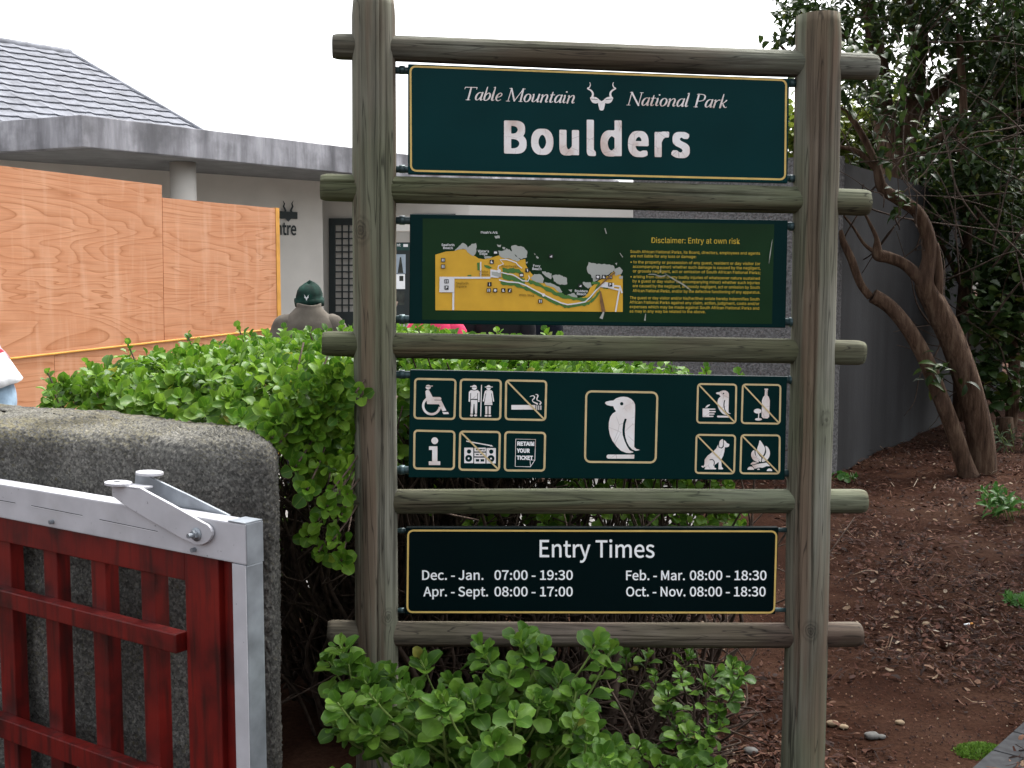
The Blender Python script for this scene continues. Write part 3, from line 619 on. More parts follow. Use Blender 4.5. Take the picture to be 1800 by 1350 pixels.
picto('information_pictogram', Z4, (230, 800, 400, 1185), 4, lambda X, Y: un(sd_ell(X, Y, 318, 862, 43, 43), sd_poly(X, Y, [(245, 932), (352, 932), (352, 1122), (388, 1122), (388, 1170), (243, 1170), (243, 1122), (285, 1122), (285, 978), (245, 978)])))
def radio(X, Y):
    bx = un(rect(X, Y, 692, 950, 806, 1145), rect(X, Y, 820, 950, 964, 998), rect(X, Y, 819, 1013, 964, 1060), rect(X, Y, 817, 1076, 960, 1150), rect(X, Y, 973, 955, 1091, 1150))
    bx = cut(bx, sd_ell(X, Y, 752, 998, 27, 27), sd_ell(X, Y, 1033, 1000, 27, 27), cut(sd_ell(X, Y, 748, 1085, 44, 44), sd_ell(X, Y, 748, 1085, 12, 12)), cut(sd_ell(X, Y, 1030, 1088, 44, 44), sd_ell(X, Y, 1030, 1088, 12, 12)), rect(X, Y, 838, 1094, 882, 1126), rect(X, Y, 898, 1094, 944, 1126), rect(X, Y, 838, 968, 925, 982), rect(X, Y, 932, 966, 950, 986), rect(X, Y, 838, 1029, 876, 1043), rect(X, Y, 890, 1029, 915, 1043))
    return un(bx, sd_path(X, Y, [(722, 868), (1035, 925)], 7), sd_poly(X, Y, [(1020, 935), (1032, 912), (1058, 935)]))
picto('radio_pictogram', Z4, (680, 855, 1105, 1160), 3.6, radio)
p, f = strip([zz_(Z4, *q) for q in [(1344, 841), (1594, 846), (1585, 1107), (1530, 1192), (1336, 1188)]], .55, True); flat('ticket_outline', p, f, VINYL, B3, 2)
p, f = strip([zz_(Z4, *q) for q in [(1530, 1185), (1524, 1107), (1580, 1107)]], .5); flat('ticket_outline', p, f, VINYL, B3, 2)
lines('ticket_lettering', [('RETAIN', zz_(Z4, 1362, 921), zz_(Z4, 1578, 924), 6.9), ('YOUR', zz_(Z4, 1356, 1009), zz_(Z4, 1523, 1012), 6.9), ('TICKET', zz_(Z4, 1355, 1099), zz_(Z4, 1562, 1102), 6.9)], WHITE, B3, SANS, .02, 3)
PSIL = [(366, 326), (382, 304), (440, 291), (490, 287), (530, 256), (590, 236), (640, 230), (700, 237), (752, 262), (792, 300), (812, 345), (814, 420), (808, 600), (803, 800), (801, 975), (830, 1005), (888, 1020), (850, 1030), (800, 1034), (785, 1058), (740, 1068), (680, 1064), (600, 1030), (540, 970), (480, 890), (440, 800), (422, 700), (425, 610), (445, 530), (480, 480), (532, 446), (500, 405), (490, 372), (440, 366), (390, 352)]
PCUT = [(660, 555), (690, 560), (668, 640), (660, 740), (668, 820), (690, 900), (725, 965), (770, 1012), (815, 1030), (795, 1052), (735, 1028), (690, 960), (655, 880), (630, 800), (625, 720), (637, 620)]
def penguin(X, Y): return un(cut(sd_poly(X, Y, PSIL), sd_poly(X, Y, PCUT), sd_ell(X, Y, 615, 335, 25, 25)), sd_poly(X, Y, [(420, 1089), (803, 1090), (800, 1150), (420, 1150)]), sd_ell(X, Y, 421, 1119, 31, 31))
picto('penguin_pictogram', Z5, (350, 215, 900, 1165), 6, penguin)
def feed(X, Y):
    g = lambda L: [(362 + (x - 365) * .385, 197 + (y - 230) * .385) for x, y in L]
    return un(cut(sd_poly(X, Y, g(PSIL)), sd_poly(X, Y, g(PCUT)), sd_ell(X, Y, 463, 238, 10, 10)), sd_path(X, Y, [(390, 541), (530, 543)], 12), rect(X, Y, 188, 435, 275, 548), sd_path(X, Y, [(270, 444), (350, 444)], 8), sd_path(X, Y, [(270, 477), (352, 477)], 9), sd_path(X, Y, [(270, 508), (338, 508)], 7), sd_path(X, Y, [(270, 539), (324, 539)], 8), sd_poly(X, Y, [(220, 424), (250, 390), (285, 381), (284, 392), (268, 405), (250, 420)]))
picto('feeding_pictogram', Z6, (175, 185, 575, 565), 3.6, feed)
def bottle(X, Y):
    b = un(sd_poly(X, Y, [(1004, 172), (1052, 174), (1052, 188), (1045, 190), (1043, 262), (1062, 285), (1074, 330), (1066, 545), (1045, 567), (985, 564), (966, 542), (970, 330), (985, 287), (1006, 262), (1010, 190), (1003, 188)]), 1e9 + X * 0)
    gl = un(sd_ell(X, Y, 915, 470, 52, 32), sd_path(X, Y, [(928, 500), (925, 570)], 6), sd_ell(X, Y, 925, 578, 46, 17))
    return un(b, cut(gl, b - 5))
picto('bottle_pictogram', Z6, (855, 160, 1085, 605), 3.4, bottle)
def dog(X, Y):
    b = sd_poly(X, Y, [(392, 912), (400, 952), (440, 964), (466, 942), (468, 850), (495, 870), (505, 890), (542, 906), (535, 935), (512, 946), (482, 946), (475, 1000), (460, 1060), (432, 1110), (435, 1130), (440, 1205), (460, 1225), (455, 1238), (395, 1238), (400, 1140), (345, 1180), (340, 1212), (368, 1225), (365, 1238), (212, 1238), (225, 1205), (190, 1215), (170, 1200), (180, 1190), (200, 1195), (213, 1170), (215, 1110), (250, 1060), (330, 1000), (370, 960)])
    b = cut(b, sd_path(X, Y, curve2([(285, 1112), (320, 1110), (342, 1140), (336, 1185)], 4), 6))
    return un(b, sd_poly(X, Y, curve2([(405, 925), (412, 870), (440, 842), (458, 846), (455, 920), (438, 948), (415, 945)], 3, True)))
picto('dog_pictogram', Z6, (160, 830, 555, 1250), 3.4, dog)
def fire(X, Y):
    c = lambda *L: sd_poly(X, Y, curve2(L, 3, True)); st = lambda x, r: np.maximum(sd_ell(X, Y, x, 1243 if x < 1000 else 1260, r, r * .95), Y - (1243 if x < 1000 else 1260))
    lg = cut(sd_poly(X, Y, [(840, 1185), (920, 1166), (1030, 1148), (1078, 1195), (1030, 1195), (975, 1218), (940, 1212), (868, 1232)]), st(822, 52), st(925, 26), st(1070, 46))
    return un(c((942, 853), (985, 910), (1010, 960), (1003, 1020), (975, 1068), (955, 1050), (912, 1000), (910, 955), (928, 905)), c((870, 985), (878, 1040), (932, 1140), (885, 1132), (845, 1100), (828, 1050), (840, 1005)), c((886, 988), (912, 1022), (945, 1068), (962, 1080), (954, 1140), (918, 1108), (892, 1055)), c((1016, 930), (1055, 955), (1075, 1010), (1068, 1070), (1030, 1120), (972, 1140), (978, 1095), (1012, 1048), (1026, 1000)), sd_poly(X, Y, [(820, 1165), (852, 1138), (922, 1150), (860, 1172), (825, 1176)]), lg, st(822, 44), st(925, 17), st(1070, 36))
picto('fire_pictogram', Z6, (770, 840, 1115, 1270), 3.4, fire)
# ---- board 4: entry times
B4 = board([(713.5, 927), (1369, 927), (1363, 1080), (711.5, 1080)], BOARD4)
border([(717.5, 932.5), (1365, 934), (1361, 1077), (716, 1076)], 9, 1.6, GOLD, B4)
lines('title_lettering', [('Entry Times', (948.5, 979), (1150.5, 980), 30)], WHITE, B4, SANS, .004, 2, 6)
lines('hours_lettering', [('Dec. - Jan.', (742, 1019), (850, 1019), 16.6), ('07:00 - 19:30', (869, 1019), (1007, 1019), 16.6), ('Apr. - Sept.', (744, 1048), (858, 1048), 16.6), ('08:00 - 17:00', (869, 1048), (1007, 1048), 16.6),
  ('Feb. - Mar.', (1100.5, 1019.5), (1204, 1019.5), 16.6), ('08:00 - 18:30', (1212.5, 1019.5), (1347.5, 1019.5), 16.6), ('Oct. - Nov.', (1100.5, 1048), (1205, 1048), 16.6), ('08:00 - 18:30', (1212.5, 1048), (1346, 1048), 16.6)], WHITE, B4, SANS, .006, 2, 4)
# ---- rods that carry the boards
for B, L in ((B1, [(123, 146, 7.5), (297, 314, 7)]), (B2, [(387, 398, 8), (561, 566, 8.5)]), (B3, [(658, 668, 8), (826, 832, 8.5)]), (B4, [(932.5, 931.5, 5), (1073, 1072, 5)])):
    for yl, yr, r in L:
        m = MB(); a = SP.hit(672, yl, -.004); b = SP.hit(1412, yr, -.004); m.tube([a.lerp(b, t / 12) for t in range(13)], r * 3.36 / F * .82, 12)
        for x, y in ((707, yl), (1392, yr)):
            q = SP.hit(x, y, -.004); m.tube([q + Vector((-.008, 0, 0)), q + Vector((.008, 0, 0))], r * 3.36 / F, 8)
        m.build('mounting_rod', ROD, B, True)
# ================================================================== SETTING: GROUND
def soil():
    m, t, b = newmat('soil'); n = tex(t, 'Noise', 2.2, Detail=8.0, Roughness=.65); g = tex(t, 'Noise', 60, Detail=6.0, Roughness=.7); p = tex(t, 'Noise', .9, Detail=3.0)
    c = ramp(t, n.outputs[0], [(.3, (.022, .0095, .006)), (.5, (.031, .0135, .0082)), (.68, (.054, .027, .017))])
    c = mixc(t, ramp(t, p.outputs[0], [(.5, 0), (.68, .55)]), c, (.078, .043, .028))
    c = mixc(t, 1, c, ramp(t, g.outputs[0], [(.3, .5), (.5, .95), (.72, 1.35)]), 'MULTIPLY')
    t.links.new(c, b.inputs['Base Color']); spec(b, 1.0, .03); bump(t, b, g.outputs[0], .8, .012); return m
def axis(lo, hi, step, far, sgn_lo=True):
    mid = list(np.arange(lo, hi, step)); a = [hi * 1.0]
    up, q = [hi], step
    while up[-1] < far: q *= 1.35; up.append(up[-1] + q)
    dn, q = [lo - step], step
    while dn[-1] > -far: q *= 1.35; dn.append(dn[-1] - q)
    return np.array(dn[::-1] + mid + up)
gx = axis(-2.5, 7.0, .045, 300); gy = axis(2.2, 13.5, .05, 300)
GX, GY = np.meshgrid(gx, gy)
def ground_h(x, y):
    d = .035 * noise.noise(Vector((x * .8, y * .8, 3))) + .014 * noise.noise(Vector((x * 3.1, y * 3.1, 8))) + .006 * noise.noise(Vector((x * 11, y * 11, 1)))
    return d * max(0, min(1, (x - .2) / .8, (7 - x) / .5, (13.5 - y) / .5)) if -2.6 < x < 7.2 and 2 < y < 13.7 else 0
GZ = np.array([[ground_h(x, y) for x in gx] for y in gy]) - .004
nx = len(gx); q = np.arange(len(gy) - 1)[:, None] * nx + np.arange(nx - 1)[None, :]
gf = np.stack([q, q + 1, q + nx + 1, q + nx], -1).reshape(-1, 4)
tag(np_mesh('soil_ground', np.stack([GX, GY, GZ], -1).reshape(-1, 3), gf, soil(), None, True), kind='structure')
PALE = plain('pale_concrete', (.17, .165, .155), .9, .2, var=.25, scale=3, bmp=.3)
MB().quad((-25, 5.75, .02), (1.0, 5.75, .02), (1.6, 9.6, .02), (2.0, 40, .02), (-25, 40, .02)).build('forecourt_pavement', PALE)['kind'] = 'structure'
# paving at the lower right corner: blocks laid in rows
PAVE = plain('paver_grey', (.045, .046, .048), .95, .1, var=.3, scale=25, bmp=.4)
m = MB(); e0 = on_ground(1722, 1352); e1 = on_ground(1812, 1270); ed = (e1 - e0).normalized(); en = Vector((ed.y, -ed.x, 0))
for i in range(-14, 16):
    for j in range(0, 8):
        c = e0 + ed * (.21 * i + (.105 if j % 2 else 0)) + en * (.055 + .107 * j); a = math.atan2(ed.y, ed.x)
        m.box((c.x, c.y, .005), (.203, .1, .06), Matrix.Rotation(a, 3, 'Z'))
m.build('block_pavement', PAVE, None, False, .004)['kind'] = 'structure'
# ================================================================== BUILDING (visitor centre)
def streaked(name, lo, hi, dark, k=1.0):
    m, t, b = newmat(name); n = tex(t, 'Noise', 1.0, (2.6 * k, 2.6 * k, .34 * k), Detail=7.0, Roughness=.62); g = tex(t, 'Noise', 1.2 * k, Detail=7.0, Roughness=.6); h = tex(t, 'Noise', 40, Detail=5.0)
    c = ramp(t, n.outputs[0], [(.32, lo), (.5, [(p + q) / 2 for p, q in zip(lo, hi)]), (.66, hi)])
    c = mixc(t, ramp(t, g.outputs[0], [(.45, 0), (.68, .85)]), c, dark)
    t.links.new(c, b.inputs['Base Color']); spec(b, .9, .2); bump(t, b, h.outputs[0], .3, .006); return m
CONC = streaked('weathered_concrete', (.11, .11, .12), (.42, .42, .45), (.12, .12, .127), 1.3)
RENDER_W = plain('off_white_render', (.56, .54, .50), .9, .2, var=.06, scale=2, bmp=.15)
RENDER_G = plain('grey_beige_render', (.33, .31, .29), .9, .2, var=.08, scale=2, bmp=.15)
SOFFIT = plain('soffit', (.20, .20, .20), .9, .2, var=.15, scale=3, bmp=.1)
DGREEN = plain('dark_green_paint', (.008, .016, .017), .5, .4, var=.2, bmp=0)
TILE = plain('roof_tile', (.145, .152, .172), .85, .2, var=.3, scale=5, bmp=.3)
HEMP = thing('visitor_centre', (-5.5, 20, 0), 'pale visitor centre with grey tiled hip roof and thick stained concrete canopy', 'building')
C0 = Vector((-5.96, 16, 0)); fd = Vector((4.04, 4.8, 0)).normalized(); fn = Vector((-fd.y, fd.x, 0)); ld = Vector((-1.59, .70, 0)).normalized()
zt, zb = 1.6 + 2.34, 1.6 + 1.904
CR = C0 + fd * 13; CL = C0 + ld * 6; CBk = CR + fn * 6; CBl = CL + Vector((-.2, 5.5, 0))
up = lambda p, z: Vector((p.x, p.y, z))
MB().prism([up(p, zb) for p in (C0, CR, CBk, CBl)] + [up(CL, zb)], (0, 0, zt - zb)).build('canopy', CONC, HEMP, False, .012)
fd_in = -(Vector((0, 0, 0)))
MB().quad(*[up(p, zb - .004) for p in (C0 + fn * .12 + fd * .1, CR + fn * .12, CBk, CBl, CL + Vector((.1, .3, 0)))]).build('soffit', SOFFIT, HEMP)
# column
pc = at(322, 320, 18.0); m = MB(); m.tube([(pc.x, pc.y, 0), (pc.x, pc.y, 1.8), (pc.x, pc.y, zb - .01)], .2, 32); m.build('column', RENDER_W, HEMP, True)
WA, WB = at(346, 307, 19.7), at(566, 321, 21.3); WP = VPlane(WA.xy, WB.xy)
wd_ = (Vector((WB.x, WB.y, 0)) - Vector((WA.x, WA.y, 0))).normalized()
def wallbox(p0, p1, z0, z1, th, mat, name, parent, away=None):
    p0 = Vector((p0[0], p0[1], 0)); p1 = Vector((p1[0], p1[1], 0)); d = (p1 - p0).normalized(); n = Vector((-d.y, d.x, 0))
    if n.y < 0: n = -n
    return MB().prism([up(p0, z0), up(p1, z0), up(p1, z1), up(p0, z1)], n * th).build(name, mat, parent)
w0 = Vector((WB.x, WB.y, 0)) - wd_ * 7.5
wallbox(w0, WB, 0, zb - .006, .25, RENDER_W, 'wall', HEMP)
DP = VPlane((-5, 22.3), (5, 22.3))
xr = at(568, 400, 22.3)
wallbox((WB.x - .7, 22.3), (3.1, 22.3), 0, zb - .007, .25, RENDER_W, 'wall', HEMP)
# wall further left under the canopy
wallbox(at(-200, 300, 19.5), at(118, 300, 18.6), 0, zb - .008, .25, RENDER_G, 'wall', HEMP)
# tiled roof: rows of waved tiles
s_r, s_e, t_r, t_h = 4.97, 1.3, 2.61, 3.92; ph = math.radians(30)
def roofpt(t, s, lift=0): return C0 + fd * t + fn * s + Vector((0, 0, 1.6 + 2.778 + math.tan(ph) * (s - 2.5) + lift))
rows = 16; V, Fc = [], []
for k in range(rows):
    sa, sb = s_e + (s_r - s_e) * k / rows, s_e + (s_r - s_e) * (k + 1) / rows
    tend = lambda s: t_r + (t_h - t_r) * (s_r - s) / (s_r - s_e) - .03
    n = 130; b = len(V)
    for i in range(n + 1):
        t = -1.6 + (t_h + 1.6) * i / n; ph_ = (t / .36) % 1.0
        wv = .016 * math.exp(-((ph_ - .25) / .13) ** 2) - .006 * math.sin(ph_ * math.pi)
        for s, l in ((sa, .0), (sa, .04), (sb, .010)):
            V.append(roofpt(max(-.24 * s, min(t, tend(s))), s - (.02 if l == .04 else 0), l + wv))
    for i in range(n):
        for r_ in range(2): Fc.append((b + i * 3 + r_, b + i * 3 + 3 + r_, b + i * 3 + 4 + r_, b + i * 3 + 1 + r_))
m = MB(); m.v = V; m.f = Fc; ROOF = m.build('roof', TILE, HEMP)
# rest of the roof: hip end and rear slope, then the ridge and hip caps
pr, phh = roofpt(t_r, s_r), roofpt(t_h, s_e); back = fn * 5.5
MB().quad(roofpt(-1.19, s_r), roofpt(t_r, s_r), up(pr + back, phh.z), up(roofpt(-1.19, s_r) + back, phh.z)).build('rear_slope', TILE, ROOF)
MB().quad(phh, up(pr + back + fd * .9, phh.z), roofpt(t_r, s_r)).build('hip_end', TILE, ROOF)
MB().quad(roofpt(-.30, s_e), roofpt(-1.19, s_r), up(roofpt(-1.19, s_r) + back, phh.z)).build('hip_end', TILE, ROOF)
m = MB(); m.tube([roofpt(-1.2, s_r, .0), roofpt(t_r + .03, s_r, .0)], .075, 10); m.build('ridge_cap', TILE, ROOF, True)
m = MB(); m.tube([roofpt(t_r, s_r, .0), roofpt(t_h, s_e, .0)], .055, 10); m.build('hip_cap', TILE, ROOF, True)
# sign on the wall: bar with kudu horns, and the word ending in "ntre"
def wflat(name, pts, faces, mat, lift, th=.012):
    m = MB(); m.v = [WP.hit(x, y, lift) for x, y in pts]; m.f = [tuple(q) for q in faces]; return m.build(name, mat, HEMP)
v, f = text_pts('Centre', (463, 411), (521, 413), 22, SANS, .01); wflat('wall_lettering', v, f, DGREEN, .02)
MB().prism([WP.hit(*q, .006) for q in ((462, 370), (521, 373), (521, 385), (462, 383))], WP.n * .04).build('emblem_bar', DGREEN, HEMP)
X, Y = grid(495, 345, 520, 392, .4)
hf = np.minimum.reduce([sd_path(X, Y, [(506.5 + s * 7, 375), (506.5 + s * 4.5, 370), (506.5 + s * 8, 363), (506.5 + s * 6.5, 358), (506.5 + s * 9, 353)], [2, 1.8, 1.5, 1.1, .4]) for s in (1, -1)] + [sd_poly(X, Y, [(501, 384), (512, 384), (507, 390)])])
pts, fc = mask_mesh(hf, 495, 345, .4); wflat('kudu_emblem', pts, fc, DGREEN, .05)
# lattice gate in the recess
GT = DP
m = MB(); q = lambda x, y, l=.03: GT.hit(x, y, l)
for (x0, y0, x1, y1) in ((579, 384, 590, 640), (660, 384, 671, 640), (590, 384, 660, 396), (590, 548, 660, 640)): m.prism([q(x0, y0), q(x1, y0), q(x1, y1), q(x0, y1)], Vector((0, -.06, 0)))
LG = m.build('lattice_door', DGREEN, HEMP)
m = MB()
for i in range(1, 6): x = 590 + 70 * i / 6; m.prism([q(x - 1.2, 396), q(x + 1.2, 396), q(x + 1.2, 548), q(x - 1.2, 548)], Vector((0, -.03, 0)))
for j in range(1, 13): y = 396 + 152 * j / 13; m.prism([q(590, y - 1.2, .066), q(660, y - 1.2, .066), q(660, y + 1.2, .066), q(590, y + 1.2, .066)], Vector((0, -.02, 0)))
m.build('lattice_bar', DGREEN, LG)
# white beam and a lower concrete lintel farther right
P1 = VPlane((-5, 18), (5, 18)); P2 = VPlane((-5, 19.2), (5, 19.2))
MB().prism([P1.hit(*q) for q in ((640, 394), (826, 394), (826, 406), (640, 406))], (0, .3, 0)).build('beam', RENDER_W, HEMP)
MB().prism([P2.hit(*q) for q in ((825, 336), (1113, 342), (1113, 382), (825, 378))], (0, .35, 0)).build('lintel', RENDER_W, HEMP)
MB().prism([DP.hit(*q, .004) for q in ((725, 376), (801, 376), (801, 560), (725, 560))], (0, -.05, 0)).build('door', DGREEN, HEMP)
# notice board standing before the building
NP = VPlane((-5, 16.2), (5, 16.2)); NB = thing('notice_board', (NP.hit(740, 600).x, 16.2, 0), 'dark green notice board with posters standing in front of the visitor centre', 'notice board')
m = MB().prism([NP.hit(*q) for q in ((688, 426), (802, 426), (802, 565), (688, 565))], (0, .08, 0)); m.build('board', DGREEN, NB)
for x in (694, 796):
    b_ = NP.hit(x, 565); MB().box((b_.x, 16.25, b_.z / 2), (.07, .07, b_.z)).build('leg', DGREEN, NB)
def nquad(n_, x0, y0, x1, y1, mat, l): MB().quad(*[NP.hit(*q, l) for q in ((x0, y0), (x1, y0), (x1, y1), (x0, y1))]).build(n_, mat, NB)
PALEB = plain('poster_sky', (.30, .36, .42), .5, .3, var=.15, bmp=0); PDARK = plain('poster_dark', (.03, .035, .03), .5, .3, var=.5, scale=12, bmp=0); PRED = plain('poster_red', (.20, .02, .06), .5, .3, bmp=0)
nquad('header', 690, 428, 800, 440, plain('header_green', (.012, .05, .045), .5, .3, bmp=0), .004)
nquad('poster', 692, 447, 713, 481, PALEB, .004); nquad('poster', 692, 482, 712, 508, WHITE, .005); nquad('poster', 692, 512, 711, 536, PDARK, .004)
MB().quad(*[NP.hit(*q, .007) for q in ((703, 452), (705, 452), (709, 480), (699, 480))]).build('poster', PDARK, NB)
nquad('poster', 702, 485, 709, 494, PDARK, .008)
m = MB(); v, f = text_pts('nt', (698, 433), (704, 433), 5, SANS); m.v = [NP.hit(x, y, .008) for x, y in v]; m.f = f; m.build('header_lettering', WHITE, NB)
nquad('header_label', 709, 429, 717, 434, ROAD_M, .008)
# ================================================================== WALLS ON THE RIGHT
ROUGH = plain('rough_plaster', (.125, .124, .125), .95, .2, var=.45, scale=45, bmp=1.0, bd=.02)
DARKC = streaked('dark_stained_concrete', (.017, .0175, .0185), (.036, .037, .0395), (.015, .015, .0155), .7)
WC = Vector((2.62, 9.42, 0))
r0 = at(930, 480, 11.6)
tl = VPlane(r0.xy, WC.xy)
rw = thing('rough_plaster_wall', (1.8, 10, 0), 'speckled grey rough-plastered wall seen between the boards behind the sign', 'wall')
xs_ = [tl.hit(930, 384), tl.hit(1113, 384), tl.hit(1113, 300), up(WC, 2.66)]
MB().prism([up(xs_[0], 0), up(WC, 0), xs_[3], xs_[2], xs_[1], xs_[0]], -tl.n * .22).build('wall', ROUGH, rw)
d1 = on_ground(1662, 744)
DW = wallbox((WC.x + .135, WC.y + .21), (d1.x + .6, d1.y + .95), -.1, 2.62, .22, DARKC, 'stained_wall', None); tag(DW, 'dark grey concrete wall streaked by damp behind the leaning tree trunks', 'wall')
# prism th direction: make sure it goes behind
lw = VPlane((5, 16.3), (9, 15.8))
MB().prism([up(lw.hit(1672, 600), -.1), up(lw.hit(1765, 600), -.1), lw.hit(1765, 556), lw.hit(1738, 536), lw.hit(1672, 517)], (0, .5, 0)).build('low_wall', plain('low_wall_render', (.22, .23, .24), .9, .2, var=.3, scale=3, bmp=.3), None, False, .01)
tag(bpy.data.objects['low_wall'], 'short pale grey wall with sloping top beyond the two leaning trunks', 'wall')
# ================================================================== HOARDING
def plywood(name, seed):
    m, t, b = newmat(name)
    n = tex(t, 'Noise', 1.0, (.34, .34, 2.3), Detail=3.0, Roughness=.45); n.inputs['W' if 'W' in n.inputs and False else 'Distortion'].default_value = .55
    mp = n.inputs['Vector'].links[0].from_node; mp.inputs['Location'].default_value = (seed * 3.1, seed, seed * 1.7)
    mu = N(t, 'ShaderNodeMath', operation='MULTIPLY'); mu.inputs[1].default_value = 22; t.links.new(n.outputs[0], mu.inputs[0])
    fr = N(t, 'ShaderNodeMath', operation='FRACT'); t.links.new(mu.outputs[0], fr.inputs[0])
    sm = tex(t, 'Noise', 3.0, (1, 1, 1), Detail=6.0); gr = tex(t, 'Noise', 1.0, (4, 4, 90), Detail=3.0); vs = tex(t, 'Noise', 1.0, (14, 14, 1.6), Detail=5.0)
    c = ramp(t, fr.outputs[0], [(0, (.34, .135, .058)), (.08, (.46, .205, .098)), (.3, (.545, .265, .142)), (.92, (.57, .285, .155)), (1.0, (.47, .21, .10))])
    c = mixc(t, ramp(t, sm.outputs[0], [(.35, .0), (.7, .55)]), c, (.46, .185, .082)); c = mixc(t, ramp(t, vs.outputs[0], [(.52, 0), (.75, .4)]), c, (.66, .40, .26))
    c = mixc(t, 1, c, ramp(t, gr.outputs[0], [(.3, .9), (.7, 1.06)]), 'MULTIPLY')
    t.links.new(c, b.inputs['Base Color']); spec(b, .6, .3); bump(t, b, gr.outputs[0], .15, .003); return m
HP = VPlane((-2.854, 9.28), at(484, 480, 10.5).xy)
hb = HP.hit(285, 600); hb.z = 0
HO = thing('plywood_hoarding', hb, 'bright orange plywood hoarding with stepped top edge screening the building', 'hoarding')
def sheet(cor, seed, lift=0, ground=None):
    P = [HP.hit(x, y, lift) for x, y in cor]
    if ground: P[2] = up(P[2], 0); P[3] = up(P[3], 0)
    return MB().prism(P, -HP.n * .02).build('plywood_sheet', plywood('plywood', seed), HO)
gap = .6
sheet([(-330, 251.5), (-gap - 40, 286.2), (-gap - 40, 638.6), (-330, 669)], 1)
sheet([(-40, 286.2), (284.3, 325.2), (288.2, 600.5), (-40, 638.6)], 2); sheet([(285.6, 347.5), (484, 366), (487, 577), (289.4, 600)], 3, -.004)
sheet([(-330, 670), (95, 624), (95, 700), (-330, 900)], 4, 0, True); sheet([(95.8, 624), (487, 578.5), (487, 690), (95.8, 700)], 5, 0, True)
YEL = plain('raw_edge', (.60, .30, .06), .6, .3, var=.15, bmp=0)
a, b_ = HP.hit(-330, 669.6, .006), HP.hit(487, 577.8, .006); MB().tube([a, b_], .008, 6).build('cover_strip', YEL, HO)
e0, e1 = HP.hit(484.6, 365, 0), HP.hit(487.4, 577, 0); MB().prism([e0, up(e0, 0), up(e0 + HP.d * .05, 0), e0 + HP.d * .05], -HP.n * .07).build('end_batten', YEL, HO)
for x in (-200, 60, 200, 330, 430):
    p = HP.hit(x, 600, -.065); MB().box((p.x, p.y, 1.05), (.05, .05, 2.1)).build('support_post', YEL, HO)
# ================================================================== STONE PIER
def stone():
    m, t, b = newmat('pebbledash'); v = tex(t, 'Voronoi', 150); n = tex(t, 'Noise', 3, Detail=6.0); n2 = tex(t, 'Noise', 150, Detail=4.0)
    c = ramp(t, v.outputs['Color'], [(.1, (.055, .054, .05)), (.5, (.098, .096, .088)), (.9, (.165, .16, .145))])
    # lichen grows on faces that look up
    g = t.nodes.new('ShaderNodeNewGeometry'); sp = t.nodes.new('ShaderNodeSeparateXYZ'); t.links.new(g.outputs['True Normal'], sp.inputs[0])
    li = N(t, 'ShaderNodeMath', operation='MULTIPLY'); t.links.new(ramp(t, sp.outputs[2], [(.45, 0), (.85, 1)]), li.inputs[0]); t.links.new(ramp(t, n.outputs[0], [(.35, .1), (.6, .75)]), li.inputs[1])
    c = mixc(t, li.outputs[0], c, (.105, .092, .048)); st = tex(t, 'Noise', 1.0, (5, 5, 1.3), Detail=6.0); c = mixc(t, 1, c, ramp(t, st.outputs[0], [(.35, .62), (.5, 1), (.7, 1.2)]), 'MULTIPLY'); c = mixc(t, 1, c, ramp(t, n2.outputs[0], [(.3, .7), (.7, 1.25)]), 'MULTIPLY')
    t.links.new(c, b.inputs['Base Color']); spec(b, .95, .2); bump(t, b, n2.outputs[0], .5, .004); return m
